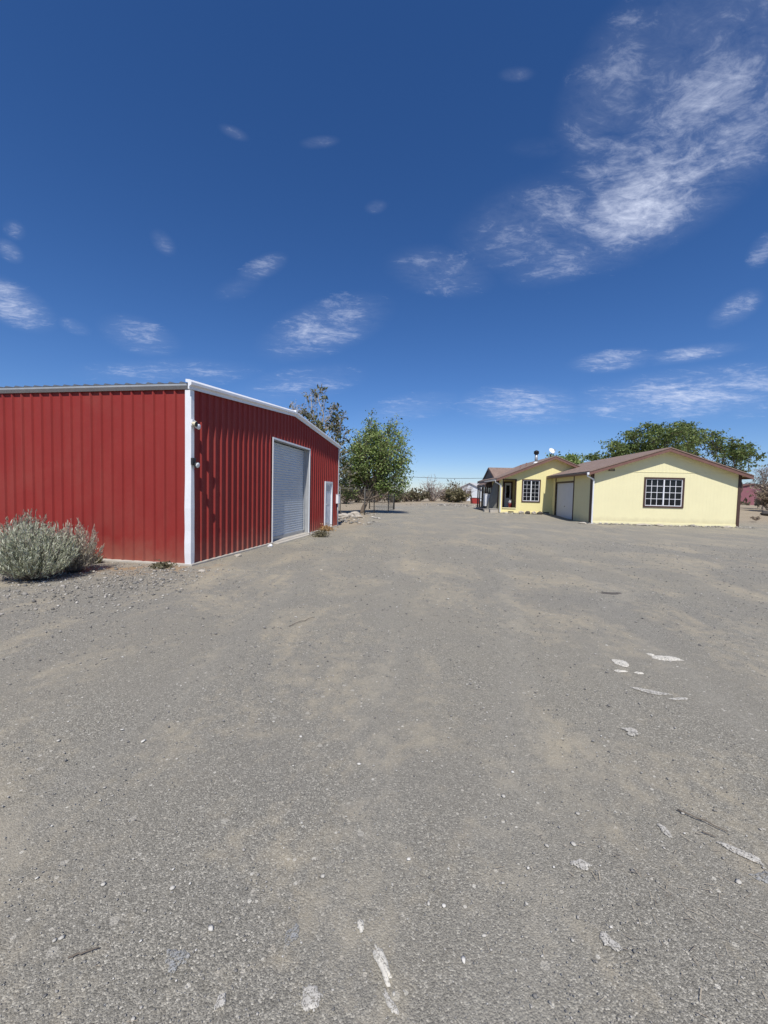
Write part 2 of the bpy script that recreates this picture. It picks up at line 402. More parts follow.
# pale chips and dry litter
N = 420
yy = .6*np.exp(rng.uniform(0, math.log(9/.6), N)); xx = rng.uniform(-1, 1, N)*(1.15*yy+.8); sz = np.clip(rng.lognormal(-4.35, .4, N), .007, .035)
keep = ~((xx < -3.4) & (yy > 7.5)); pos = np.stack([xx, yy, sz*.06], -1)[keep]
tag(stones('pale_chips', pos, sz[keep], stone_mat('pale_chip', [(0, (.42,.40,.35)), (.6, (.58,.55,.48)), (1, (.78,.75,.68))]), .45), 'small pale stone chips dotted over the grey gravel', 'stone chips', kind='stuff')
N = 460
yy = np.concatenate([.7*np.exp(rng.uniform(0, math.log(8/.7), N//2)), rng.normal(1.45, .22, N-N//2)]); xx = np.concatenate([rng.uniform(-1, 1, N//2)*8, rng.normal(1.35, .38, N-N//2)])
keep = ~((xx < -3.2) & (yy > 7.3)); xx, yy = xx[keep], yy[keep]; n_ = len(xx)
a = rng.uniform(0, 6.28, n_); L_ = rng.uniform(.004, .022, n_); w_ = rng.uniform(.0005, .0012, n_)
dx, dy = np.cos(a)*L_, np.sin(a)*L_; ex, ey = -np.sin(a)*w_, np.cos(a)*w_; zz = ground_z(xx, yy)+.006
V = np.stack([np.stack([xx-dx-ex, yy-dy-ey, zz], -1), np.stack([xx+dx-ex, yy+dy-ey, zz+.001], -1), np.stack([xx+dx+ex, yy+dy+ey, zz+.001], -1), np.stack([xx-dx+ex, yy-dy+ey, zz], -1)], 1).reshape(-1, 3)
tag(np_mesh('dry_litter', V, np.arange(n_*4).reshape(n_, 4), stone_mat('straw_litter', [(0, (.12,.09,.06)), (.5, (.33,.26,.17)), (1, (.5,.42,.30))])), 'bits of dry straw and twig lying on the gravel', 'litter', kind='stuff')

# ------------------------------------------------------------------ red barn
TH = .168; BW = 10.38; BH = 3.56; RISE = .46; BL = 13.0; PITCH = .2425
barn = thing('metal_barn', 'red ribbed metal barn with white trim and a roll-up door', 'barn', (-3.87, 8.00, 0), math.pi/2-TH)
def rooftop(a, H=BH, W=BW, rise=RISE): return H+rise*(1-abs(a-W/2)/(W/2))
def ribbed(length, ztop, z0, holes, pitch=PITCH, h=.034, start=.05):
    """ribbed panel: returns list of (a, offset) breakpoints and quads, in (a, out, z)"""
    bp = [(0., 0.)]; a = start
    while a+.09 < length:
        bp += [(a, 0), (a+.022, h), (a+.048, h), (a+.070, 0)]; a += pitch
    bp.append((length, 0))
    def off(t):
        for (p, q) in zip(bp, bp[1:]):
            if p[0] <= t <= q[0]: return p[1]+(q[1]-p[1])*((t-p[0])/(q[0]-p[0]+1e-9))
        return 0
    cuts = sorted(set([p[0] for p in bp]+[e for hh in holes for e in hh[:2]]+([BW/2] if length == BW else [])))
    quads = []
    for s, e in zip(cuts, cuts[1:]):
        zs = [z0]; mid = (s+e)/2; spans = []
        lo = z0
        for hh in sorted([q for q in holes if q[0] <= mid <= q[1]], key=lambda q: q[2]):
            if hh[2] > lo: spans.append((lo, hh[2]))
            lo = hh[3]
        spans.append((lo, None))
        for (l, t) in spans:
            quads.append([(s, off(s), l), (e, off(e), l), (e, off(e), ztop(e) if t is None else t), (s, off(s), ztop(s) if t is None else t)])
    return quads
RD = (3.66, 6.62, 0, 3.02); WD = (8.52, 9.42, 0, 1.90)
mb = MB()
for q in ribbed(BW, rooftop, .03, [(RD[0], RD[1], .03, RD[3]), (WD[0], WD[1], .03, WD[3])]):
    mb.add([(a, -o, z) for a, o, z in q], [(0,1,2,3)])
mb.build('gable_wall', M['red'], barn)
mb = MB()
for q in ribbed(BL, lambda t: BH, .03, []): mb.add([(-o, a, z) for a, o, z in q], [(3,2,1,0)])
mb.build('side_wall', M['red'], barn)
mb = MB()
for q in ribbed(BL, lambda t: BH, .03, []): mb.add([(BW+o, a, z) for a, o, z in q], [(0,1,2,3)])
mb.build('side_wall', M['red'], barn)
mb = MB()
for q in ribbed(BW, rooftop, .07, []): mb.add([(a, BL+o, z) for a, o, z in q], [(3,2,1,0)])
mb.build('gable_wall', M['red'], barn)
mb = MB(); mb.box(-.07, BW+.07, -.08, BL+.07, -.15, .035); mb.build('concrete_slab', M['concrete'], barn, .012)
# roof: ribs run down the slope
mb = MB()
for side in (0, 1):
    a_e = -.10 if side == 0 else BW+.10; a_r = BW/2
    z_e = BH+.035; z_r = BH+RISE+.055
    b = -.06; prof = []
    while b < BL+.05:
        prof += [(b, 0), (b+.15, 0), (b+.185, .030), (b+.205, .030), (b+.24, 0)]; b += .2425
    for (p, q) in zip(prof, prof[1:]):
        if q[0]-p[0] < 1e-5: continue
        vs = [(a_e, p[0], z_e+p[1]), (a_r, p[0], z_r+p[1]), (a_r, q[0], z_r+q[1]), (a_e, q[0], z_e+q[1])]
        mb.add(vs, [(0,1,2,3)])
        mb.add([(a_e, p[0], z_e-.004), (a_e, q[0], z_e-.004), (a_e, q[0], z_e+q[1]), (a_e, p[0], z_e+p[1])], [(0,1,2,3)])
    mb.add([(a_e, -.06, z_e-.004), (a_r, -.06, z_r-.004), (a_r, BL+.05, z_r-.004), (a_e, BL+.05, z_e-.004)], [(0,1,2,3)])
mb.build('roof', M['darkroof'], barn)
# eave trim, both sides, coloured mid grey
mb = MB()
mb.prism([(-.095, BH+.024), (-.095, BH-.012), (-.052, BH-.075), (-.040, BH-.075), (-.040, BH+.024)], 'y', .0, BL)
mb.build('eave_trim', M['greymetal'], barn)
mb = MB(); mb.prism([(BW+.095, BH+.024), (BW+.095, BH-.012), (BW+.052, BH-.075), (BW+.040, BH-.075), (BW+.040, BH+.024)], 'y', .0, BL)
mb.build('eave_trim', M['greymetal'], barn)
# rake trim following the slope, sculpted section (out = -y)
sect = [(.012, .085), (-.060, .078), (-.112, .030), (-.112, -.020), (-.066, -.055), (-.066, -.105), (-.038, -.105), (-.038, .02), (.012, .03)]
for (a0, a1) in ((-.13, BW/2), (BW/2, BW+.13)):
    mb = MB(); n_ = len(sect)
    zf = lambda a: BH+.03+RISE*(1-abs(a-BW/2)/(BW/2))
    vs = [(a0, y, zf(a0)+z) for y, z in sect]+[(a1, y, zf(a1)+z) for y, z in sect]
    fs = [(i, (i+1)%n_, n_+(i+1)%n_, n_+i) for i in range(n_)]+[tuple(range(n_))[::-1], tuple(range(n_, 2*n_))]
    mb.add(vs, fs); mb.build('rake_trim', M['white'], barn)
mb = MB(); zr = BH+.03+RISE; mb.box(BW/2-.07, BW/2+.07, -.116, .02, zr-.03, zr+.089); mb.build('ridge_cap', M['white'], barn, .01)
# corner trims: near corner is dented low down
def corner(cx, sx, dent):
    mb = MB(); zs = [.0, .25, .45, .7, .95, 1.15, 1.4, 1.7, 2.2, BH-.08]
    L_ = [(-.042, .088), (-.042, -.045), (.055, -.045), (.055, -.036), (-.036, -.036), (-.036, .088)]
    rings = []
    for z in zs:
        d = dent*(math.exp(-((z-1.15)/.35)**2)*.018+math.exp(-((z-.35)/.3)**2)*.022)
        rings.append([(cx+sx*(x-(d if x < 0 else 0)), y-(d*.4 if y < 0 else 0), z) for x, y in L_])
    vs = [p for r in rings for p in r]; k = len(L_)
    fs = []
    for i in range(len(rings)-1):
        for j in range(k): fs.append((i*k+j, i*k+(j+1)%k, (i+1)*k+(j+1)%k, (i+1)*k+j))
    fs += [tuple(range(k)), tuple((len(rings)-1)*k+j for j in range(k))]
    mb.add(vs, fs); return mb.build('corner_trim', M['white'], barn)
corner(0, 1, 1.0); corner(BW, -1, 0)
# roll-up door opening
mb = MB()
RZ = .165
mb.box(RD[0]-.05, RD[0], -.050, -.030, .036, RD[3]+.05); mb.box(RD[1], RD[1]+.05, -.050, -.030, .036, RD[3]+.05)
mb.box(RD[0]+.0, RD[1]-.0, -.050, -.030, RD[3], RD[3]+.05)
mb.build('door_trim', M['white'], barn)
mb = MB()
mb.box(RD[0]-.004, RD[0]+.0, -.030, RZ+.03, .036, RD[3]); mb.box(RD[1], RD[1]+.004, -.030, RZ+.03, .036, RD[3])
mb.box(RD[0], RD[1], -.030, RZ+.03, RD[3]-.003, RD[3]+.004)
mb.build('door_jamb', M['greymetal'], barn)
mb = MB(); z = .05; poly = []
while z < RD[3]-.01:
    poly += [(0, z), (-.016, z+.018), (-.016, z+.040), (0, z+.056)]; z += .078
for (p, q) in zip(poly, poly[1:]):
    mb.add([(RD[0], RZ+p[0], p[1]), (RD[1], RZ+p[0], p[1]), (RD[1], RZ+q[0], min(q[1], RD[3])), (RD[0], RZ+q[0], min(q[1], RD[3]))], [(0,1,2,3)])
rd = mb.build('roll_up_door', M['door_metal'], barn)
mb = MB(); mb.box(RD[0]+.002, RD[1]-.002, RZ-.03, RZ+.03, .037, .135); mb.build('bottom_bar', M['greymetal'], rd, .006)
for a in (RD[0]+.0, RD[1]-.07):
    mb = MB(); mb.box(a+.003, a+.067, RZ-.055, RZ-.019, .14, RD[3]-.006); mb.build('guide_rail', M['greymetal'], rd)
mb = MB(); mb.prism([(RD[0]-.05, -.081), (RD[1]+.05, -.081), (RD[1]+.1, -.26), (RD[0]-.1, -.26)], 'z', -.1, .02); mb.build('door_apron', M['concrete'], barn, .01)
# walk door
mb = MB()
mb.box(WD[0]-.05, WD[0]+.03, -.052, .05, .036, WD[3]+.06); mb.box(WD[1]-.03, WD[1]+.05, -.052, .05, .036, WD[3]+.06); mb.box(WD[0]+.03, WD[1]-.03, -.052, .05, WD[3]-.02, WD[3]+.06)
mb.build('door_frame', M['white'], barn)
mb = MB(); mb.box(WD[0]+.032, WD[1]-.032, .0, .045, .04, WD[3]-.022)
for (z0, z1) in ((.2, .85), (1.0, 1.5)):
    mb.box(WD[0]+.14, WD[1]-.14, -.008, .0, z0, z1)
wd = mb.build('walk_door', M['doorwhite'], barn, .006)
mb = MB(); mb.box(WD[0]+.16, WD[1]-.16, -.006, -.001, 1.56, 1.80); mb.build('door_window', M['far_roof'], wd)
mb = MB(); mb.lathe([(.012, 0), (.012, .035), (.028, .045), (.03, .065), (.015, .08)], (WD[0]+.10, -.001, 1.0), 12, Matrix.Rotation(R(90), 3, 'X')); mb.build('door_knob', M['greymetal'], wd)
mb = MB(); mb.box(BW-.36, BW-.09, -.15, -.036, 1.02, 1.42); mb.box(BW-.375, BW-.075, -.16, -.03, 1.42, 1.435); 
mb.build('electrical_box', M['white'], barn, .008)
mb = MB(); mb.sweep([(BW-.22, -.075, .1), (BW-.22, -.075, 1.02)], [.016, .016], 8); mb.build('conduit', M['greymetal'], barn)
# white structural screws on the near wall are below a pixel; security lights at the corner
def barn_world(a, b_, z): 
    return (-3.87+math.sin(TH)*a-math.cos(TH)*b_, 8.00+math.cos(TH)*a+math.sin(TH)*b_, z)
sl = thing('security_light', 'white twin-head security light, upper of the two on the barn corner', 'security light', barn_world(.00, -.046, 2.84), math.pi/2-TH, 'security lights on the barn corner')
mb = MB(); mb.box(-.05, .05, -.03, 0, -.06, .06); mb.build('mounting_box', M['white'], sl, .008)
for k, (dx, dz, tilt) in enumerate(((-.035, -.02, -35), (.06, -.06, 30))):
    Mx = Matrix.Rotation(R(tilt), 3, 'Y') @ Matrix.Rotation(R(100), 3, 'X')
    mb = MB(); mb.sweep([(0, -.03, 0), (dx*.7, -.03, dz*.6), (dx, -.05, dz)], [.012, .012, .012], 6); mb.lathe([(.02, -.02), (.035, .0), (.045, .04), (.056, .065)], (dx, -.035, dz), 14, Mx)
    h_ = mb.build('lamp_head', painted('aged_plastic', (.66,.60,.42), .5, .1, 20) if k == 0 else M['white'], sl)
    mb = MB(); mb.lathe([(.050, .066), (.052, .071), (.03, .077)], (dx, -.035, dz), 14, Mx); mb.build('lens', M['glass'] if k == 0 else M['white'], h_)
sl = thing('security_light', 'black security light with white lens, lower of the two on the barn corner', 'security light', barn_world(.00, -.046, 2.06), math.pi/2-TH, 'security lights on the barn corner')
mb = MB(); mb.box(-.06, .045, -.05, 0, -.05, .09); mb.build('mounting_box', M['black'], sl, .01)
mb = MB(); Mx = Matrix.Rotation(R(25), 3, 'Y') @ Matrix.Rotation(R(105), 3, 'X')
mb.sweep([(0, -.03, 0), (.02, -.055, -.04)], [.014, .014], 6); mb.lathe([(.03, -.03), (.05, .0), (.06, .03), (.064, .05)], (.02, -.055, -.04), 16, Mx); h_ = mb.build('lamp_head', M['black'], sl)
mb = MB(); mb.lathe([(.052, .051), (.05, .058), (.02, .064)], (.02, -.055, -.04), 16, Mx); mb.build('lens', M['white'], h_)

# ------------------------------------------------------------------ house
house = thing('house', 'cream and yellow single-storey house with brown trim and attached garage', 'house', (12.53, 24.07, 0), -.0616)
GWD = 8.2; GD = 7.0; GH = 3.16; GS = .325; MX0 = -3.95; MX1 = 4.6; MY = 7.0; MD = 8.0; MH = 2.93; MC = .0; MS = .41
def gable_wall(name, x0, x1, xc, h, s, y, th, mat, holes=(), z0=-.1):
    """wall facing -y with top following the roof pitch; rectangular holes cut"""
    top = lambda x: h+s*((xc-x0)-abs(x-xc))
    cuts = sorted(set([x0, x1, xc]+[e for q in holes for e in q[:2]]))
    mb = MB()
    for a, b_ in zip(cuts, cuts[1:]):
        mid = (a+b_)/2; lo = z0; spans = []
        for q in sorted([q for q in holes if q[0] < mid < q[1]], key=lambda q: q[2]):
            spans.append((lo, q[2])); lo = q[3]
        spans.append((lo, None))
        for l, t in spans:
            za, zb = (top(a), top(b_)) if t is None else (t, t)
            mb.prism([(a, l), (b_, l), (b_, zb), (a, za)], 'y', y, y+th)
    return mb.build(name, mat, house)
GWIN = (2.98, 5.08, 1.15, 2.74)
gable_wall('garage_wall', 0, GWD, GWD/2-.10, GH, GS, 0, .14, M['siding_front'], [GWIN])
# garage side wall with the door opening (x = 0 face)
DY0, DY1, DZ = 2.95, 6.15, 2.55
mb = MB()
for (a, b_, l, t) in ((.14, DY0, -.1, GH), (DY0, DY1, DZ, GH), (DY1, GD, -.1, GH)): mb.box(0, .14, a, b_, l, t)
mb.build('garage_wall', M['siding_side'], house)
mb = MB(); mb.box(GWD-.14, GWD, .14, GD+.0, -.1, GH); mb.build('garage_wall', M['siding_side'], house)
# horizontal seam board across the front gable, plinth
mb = MB(); mb.box(-.0, GWD, -.018, 0, 3.13, 3.15); mb.build('seam_strip', M['cream'], house)
mb = MB(); mb.box(-.02, GWD+.02, -.035, .0, -.1, .16); mb.build('plinth', M['cream'], house, .006)
def roof(name, x0, x1, xc, h, s, y0, y1, ov, parent, thick=.05):
    """gable roof, ridge along y: a shingle skin and brown fascias"""
    xl = x0-ov; xr = x1+ov
    zl = h+.06-s*ov; zc = h+.06+s*(xc-x0); zr = zc-s*(xr-xc)
    mb = MB()
    mb.prism([(xl, zl), (xc, zc), (xr, zr), (xr, zr+thick), (xc, zc+thick+.01), (xl, zl+thick)], 'y', y0-.03, y1+.03)
    r = mb.build(name, M['shingle'], parent)
    for (a, za, b_, zb) in ((xl, zl, xc, zc), (xc, zc, xr, zr)):
        mb = MB(); mb.prism([(a, za-.002), (a, za-.19), (b_, zb-.19), (b_, zb-.002)], 'y', y0, y0+.035)
        mb.build('fascia', M['fascia'], r)
    mb = MB()
    mb.prism([(xl+.01, zl-.006), (xc, zc-.006), (xc, zc-.03), (xl+.01, zl-.03)], 'y', y0+.036, y1)
    mb.prism([(xc, zc-.006), (xr-.01, zr-.006), (xr-.01, zr-.03), (xc, zc-.03)], 'y', y0+.036, y1)
    mb.build('soffit', M['cream'], r)
    for (a, za) in ((xl, zl), (xr-.03, zr)):
        mb = MB(); mb.box(a, a+.03, y0+.036, y1, za-.17, za-.03); mb.build('fascia', M['fascia'], r)
    return r
groof = roof('garage_roof', 0, GWD, GWD/2-.10, GH, GS, -.46, 10.5, .48, house)
# brown corner boards
mb = MB(); mb.box(GWD+.0, GWD+.16, -.045, .10, -.1, GH-.03); mb.build('corner_board', M['brown'], house, .004)
mb = MB(); mb.box(-.035, -.001, -.03, .42, -.05, GH-.02); mb.build('corner_board', M['brown'], house, .004)
# windows with muntins
def window(x0, x1, z0, z1, y, cols, rows, parent, fw=.10, mw=.014):
    mb = MB(); d = .05
    mb.box(x0-fw, x0, y-d, y, z0-fw, z1+fw); mb.box(x1, x1+fw, y-d, y, z0-fw, z1+fw)
    mb.box(x0, x1, y-d, y, z1, z1+fw); mb.box(x0, x1, y-d, y, z0-fw, z0)
    w = mb.build('window', M['brown'], parent, .004)
    mb = MB(); mb.box(x0-.01, x1+.01, y+.05, y+.06, z0-.01, z1+.01); mb.build('pane', M['glass'], w)
    mb = MB(); s = .04; yy0, yy1 = y-.012, y+.045
    mb.box(x0, x0+s, yy0, yy1, z0, z1); mb.box(x1-s, x1, yy0, yy1, z0, z1)
    mb.box(x0+s, x1-s, yy0, yy1, z1-s, z1); mb.box(x0+s, x1-s, yy0, yy1, z0, z0+s)
    xm = (x0+x1)/2; mb.box(xm-.035, xm+.035, yy0-.008, yy1, z0+s, z1-s)
    mb.build('sash', M['white'], w)
    mb = MB()
    for (a, b_) in ((x0+s, xm-.04), (xm+.04, x1-s)):
        for k in range(1, cols): xx_ = a+(b_-a)*k/cols; mb.box(xx_-mw, xx_+mw, y+.018, y+.044, z0+s, z1-s)
        for k in range(1, rows): zz = z0+s+(z1-z0-2*s)*k/rows; mb.box(a, b_, y+.016, y+.042, zz-mw, zz+mw)
    mb.build('muntin', M['white'], w)
    return w
window(*GWIN, 0, 3, 4, house)
mb = MB(); mb.box(.80, 1.16, -.02, -.0, 3.16, 3.30)
pl = mb.build('address_plate', M['brown'], house); mb = MB(); mb.box(.86, 1.10, -.026, -.021, 3.19, 3.27); mb.build('plate_face', painted('tan_plate', (.33,.28,.17), .7), pl)
# garage door, sectional, in the shaded side wall
mb = MB(); mb.box(.10, .135, DY0, DY1, .02, DZ); gd = mb.build('garage_door', M['garage_door'], house)
for k in range(4):
    z0 = .03+k*(DZ-.03)/4; z1 = z0+(DZ-.03)/4-.02
    mb = MB(); mb.box(.078, .099, DY0+.01, DY1-.01, z0, z1)
    for j in range(4):
        a = DY0+.10+j*(DY1-DY0-.1)/4; mb.box(.072, .078, a, a+.62, z0+.10, z1-.10)
    mb.build('door_section', M['garage_door'], gd, .005)
mb = MB(); mb.box(.045, .071, 4.5, 4.62, .86, .90); mb.build('door_handle', M['black'], gd)
mb = MB()
mb.box(-.03, .07, DY0-.10, DY0, 0, GH-.03); mb.box(-.03, .07, DY1, DY1+.14, 0, GH-.03); mb.box(-.028, .07, DY0, DY1, DZ, DZ+.10)
mb.build('garage_door_trim', M['brown'], house)
# gutters and downspouts
def gutter(x, y0, y1, z, parent):
    mb = MB(); mb.prism([(x, z), (x-.07, z), (x-.10, z+.04), (x-.11, z+.10), (x-.095, z+.10), (x-.085, z+.045), (x-.06, z+.015), (x, z+.015)], 'y', y0, y1)
    return mb.build('gutter', M['white'], parent)
gz = GH+.06-GS*.48-.15
gt_ = gutter(-.481, -.40, 6.2, gz, house); gt_.data.materials[0] = M['fascia']
mb = MB(); mb.box(-.60, -.478, -.44, -.37, gz-.02, gz+.12); mb.build('gutter_end', M['white'], house, .004)
mb = MB(); mb.sweep([(-.53, -.36, gz+.02), (-.53, -.33, gz-.10), (-.10, -.09, gz-.26), (-.06, -.085, gz-.34), (-.06, -.085, .10), (-.10, -.25, .04)], [.045]*6, 8, False); mb.build('downspout', M['white'], house)
# --- main house front wall with corner porch opening and window
PO = (-3.72, -2.78, .62, 2.80); MWIN = (-2.22, -.98, 1.17, 2.76)
mh = [PO, MWIN]
gable_wall('front_wall', MX0, 3.95, MC, MH, MS, MY, .14, M['siding_main'], mh)
mb = MB(); mb.box(3.95-.14, 3.95, MY+.14, MY+MD, -.1, MH); mb.build('side_wall', M['siding_main'], house)
mb = MB()
for (a, b_, l, t) in ((MY+.14, MY+.45, -.1, MH), (MY+.45, MY+1.75, -.1, .62), (MY+.45, MY+1.75, 2.80, MH), (MY+1.75, MY+MD, -.1, MH)): mb.box(MX0, MX0+.14, a, b_, l, t)
mb.build('side_wall', M['siding_main'], house)
gable_wall('rear_wall', MX0, 3.95, MC, MH, MS, MY+MD-.14, .14, M['siding_main'])
mb = MB(); mb.box(MX0+.14, -1.6, MY+2.1, MY+2.2, .5, MH); mb.box(-1.7, -1.6, MY+.14, MY+2.1, .5, MH); mb.build('porch_wall', M['yellow'], house)
mb = MB(); mb.box(MX0+.14, -1.7, MY+.14, MY+2.1, .3, .56); mb.build('porch_floor', M['concrete'], house)
mb = MB(); mb.box(MX0+.14, -1.7, MY+.14, MY+2.1, 2.84, 2.9); mb.build('porch_ceiling', M['cream'], house)
mb = MB(); mb.box(-3.12, -2.62, MY+2.03, MY+2.09, .57, 2.6); fd = mb.build('front_door', M['doorwhite'], house, .005)
mb = MB(); mb.box(-3.02, -2.74, MY+2.015, MY+2.028, 1.35, 2.4); mb.build('door_glass', M['glass'], fd)
mb = MB(); mb.box(-3.24, -3.125, MY+2.02, MY+2.095, .57, 2.72); mb.box(-2.615, -2.5, MY+2.02, MY+2.095, .57, 2.72); mb.box(-3.125, -2.615, MY+2.02, MY+2.095, 2.605, 2.72); mb.build('front_door_trim', M['brown'], house)
mb = MB()
for (a, b_, l, t) in ((PO[0]-.06, PO[0], PO[2], PO[3]+.05), (PO[1], PO[1]+.07, PO[2], PO[3]+.05)): mb.box(a, b_, MY-.03, MY+.17, l, t)
mb.box(PO[0], PO[1], MY-.03, MY+.17, PO[3], PO[3]+.05); mb.build('porch_trim', M['brown'], house)
mb = MB(); mb.box(PO[0]-.06, PO[1]+.07, MY-.06, MY+.17, PO[2]-.06, PO[2]-.003); mb.build('porch_sill', M['cream'], house)
mb = MB()
for a in (MY+.45, MY+1.02, MY+1.69): mb.box(MX0-.03, MX0+.16, a, a+.07, .3, MH-.02)
mb.build('porch_post', M['brown'], house)
mb = MB(); mb.box(-2.52, -2.40, MY+.9, MY+1.02, .56, 2.84); mb.build('porch_post', M['brown'], house)
window(*MWIN, MY, 2, 5, house, .09, .008)
mb = MB(); mb.box(MX0-.03, -.0, MY-.04, MY-.0, -.1, .36); mb.build('plinth', M['yellow'], house, .006)
for x in (-3.3, -.6):
    mb = MB(); mb.box(x, x+.42, MY-.048, MY-.041, .25, .34); mb.build('foundation_vent', M['black'], house)
mroof = roof('main_roof', MX0, 3.95, MC, MH, MS, MY-.46, MY+MD+.3, .40, house)
zg = MH+.06-MS*.40-.15
gutter(MX0-.401, MY-.3, MY+4.0, zg, house)
mb = MB(); mb.sweep([(MX0-.45, MY-.25, zg+.03), (MX0-.44, MY-.22, zg-.08), (MX0-.02, MY-.10, zg-.30), (MX0+.02, MY-.095, zg-.4), (MX0+.02, MY-.095, .25)], [.045]*5, 8, False); mb.build('downspout', M['white'], house)
# wing with its own gable facing left, ridge along x
wz = 3.98
def wing_roof():
    y0, y1, yc, zc_, ze = MY+2.2, MY+7.8, MY+5.0, wz, 2.95
    mb = MB(); mb.prism([(y0, ze), (yc, zc_), (y1, ze), (y1, ze+.06), (yc, zc_+.07), (y0, ze+.06)], 'x', MX0-.02, -.3)
    r = mb.build('wing_roof', M['shingle'], house)
    for (a, za, b_, zb) in ((y0, ze, yc, zc_), (yc, zc_, y1, ze)):
        mb = MB(); mb.prism([(a, za-.002), (a, za-.2), (b_, zb-.2), (b_, zb-.002)], 'x', MX0-.06, MX0-.021); mb.build('fascia', M['brown'], r)
    mb = MB(); mb.prism([(y0+.3, 2.9), (y1-.3, 2.9), (yc, zc_-.10)], 'x', MX0-.004, MX0+.03); mb.build('wing_gable', M['brown'], house)
wing_roof()
# lean-to porch on the left side
mb = MB(); mb.prism([(MX0-.62, 2.42), (MX0-.02, 2.84), (MX0-.02, 2.90), (MX0-.62, 2.48)], 'y', MY+3.2, MY+7.2); mb.build('porch_roof', M['shingle'], house)
for y in (MY+3.3, MY+4.8, MY+6.0, MY+7.0):
    mb = MB(); mb.box(MX0-.56, MX0-.46, y, y+.12, .42, 2.46); mb.build('porch_post', M['brown'], house)
mb = MB(); mb.box(MX0-.60, MX0-.46, MY+3.2, MY+7.2, 2.25, 2.41); mb.build('porch_beam', M['brown'], house)
mb = MB(); mb.box(MX0-.62, MX0-.02, MY+2.6, MY+7.2, .30, .42); mb.build('porch_deck', M['wood'], house)
for (y, z) in ((MY+3.3, .9), (MY+3.3, 1.2)):
    mb = MB(); mb.box(MX0-.54, MX0-.50, MY+3.42, MY+7.0, z, z+.05); mb.build('porch_rail', M['brown'], house)
mb = MB(); mb.box(MX0-.028, MX0-.002, MY+3.0, MY+7.1, .43, 2.80); mb.build('porch_backing', M['brown'], house)
for (a, b_, c, d) in ((2.6, 4.6, 1.1, 2.4), (4.6, 6.6, 1.1, 2.4)):
    mb = MB(); mb.box(MX0-.05, MX0-.029, MY+a+.6, MY+b_, c, d); w_ = mb.build('window', M['brown'], house); mb = MB(); mb.box(MX0-.056, MX0-.051, MY+a+.7, MY+b_-.1, c+.1, d-.1); mb.build('pane', M['glass'], w_)
mb = MB()
for x in np.arange(0, .5, .16): mb.box(MX0-.6+x, MX0-.6+x+.07, MY+2.62, MY+2.66, .0, .30)
mb.build('deck_skirt', M['wood'], house)
# chimney
cz = MH+.06+MS*(3.95-1.2)
mb = MB(); mb.lathe([(.22, cz-.12), (.20, cz+.05), (.13, cz+.12)], (-1.2, MY+.35, 0), 16); ch = mb.build('chimney', M['white'], house)
mb = MB(); mb.lathe([(.11, cz+.1), (.11, cz+.72)], (-1.2, MY+.35, 0), 16); mb.build('flue_pipe', M['greymetal'], ch)
mb = MB(); mb.lathe([(.13, cz+.70), (.19, cz+.74), (.19, cz+.90), (.21, cz+.92), (.05, cz+1.02)], (-1.2, MY+.35, 0), 16); mb.build('chimney_cap', M['black'], ch)
for x in (-1.75, -2.2, .1):
    z = MH+.12+MS*(3.95-abs(x)); mb = MB(); mb.lathe([(.10, z-.08), (.05, z), (.045, z+.25)], (x, MY+1.0, 0), 10); mb.build('roof_vent', M['fascia'], mroof)

# satellite dish on the ridge
p = house_pt(.12, MY+.9); rz_ = MH+.11+MS*3.95
dish = thing('satellite_dish', 'small white satellite dish on the ridge of the yellow house', 'satellite dish', (p[0], p[1], rz_-.02), -.0616+.35)
mb = MB(); mb.sweep([(0, 0, 0), (0, .02, .28), (0, 0, .42)], [.025]*3, 8); mb.box(-.12, .12, -.1, .1, -.04, .01); mb.build('mast', M['greymetal'], dish)
mb = MB(); Mx = Matrix.Rotation(R(58), 3, 'X')
prof = [(.001, .0), (.08, .006), (.14, .024), (.20, .05), (.25, .078), (.255, .071), (.20, .04), (.14, .012), (.001, -.012)]
mb.lathe(prof, (0, -.02, .50), 24, Mx); mb.build('dish', M['white'], dish)
mb = MB(); mb.sweep([(0, -.02, .30), (0, -.30, .30), (0, -.40, .52)], [.014]*3, 6); mb.box(-.03, .03, -.44, -.36, .50, .60); mb.build('feed_arm', M['greymetal'], dish)

# loose things by the porch
def local_thing(name, label, cat, x, y, z, rz=0, group=None):
    p = house_pt(x, y); return thing(name, label, cat, (p[0], p[1], z), -.0616+rz, group)
t = local_thing('air_cooler', 'white boxy air cooler beside the house porch', 'air cooler', -4.33, MY+2.6, .58)
mb = MB(); mb.box(-.34, .34, -.36, .36, .05, 1.02); mb.box(-.37, .37, -.39, .39, 1.02, 1.08); mb.build('cabinet', M['white'], t, .02)
mb = MB()
for k in range(11): mb.box(-.29, .29, -.375, -.361, .14+k*.075, .18+k*.075)
mb.build('louvre', M['garage_door'], t)
for sx in (-1, 1):
    for sy in (-1, 1): mb = MB(); mb.box(sx*.30-.03, sx*.30+.03, sy*.3-.03, sy*.3+.03, -.40, .05); mb.build('leg', M['black'], t)
t = local_thing('shade_screen', 'grey weathered shade cloth leaning at the porch corner', 'shade cloth', -4.15, MY+.9, .35)
mb = MB(); mb.add([(-.55, .6, 0), (.12, -.1, 0), (.18, -.1, 2.25), (.0, .5, 2.35), (-.53, .63, 0), (.14, -.07, 0), (.2, -.07, 2.25), (.02, .53, 2.35)], [(0,1,2,3), (7,6,5,4), (0,4,5,1), (1,5,6,2), (2,6,7,3), (3,7,4,0)]); mb.build('cloth', M['greycloth'], t)
mb = MB(); mb.sweep([(-.56, .58, 0), (.0, .49, 2.37)], [.02, .02], 6); mb.sweep([(.14, -.12, -.2), (.19, -.12, 2.3)], [.02, .02], 6); mb.build('frame', M['wood'], t)
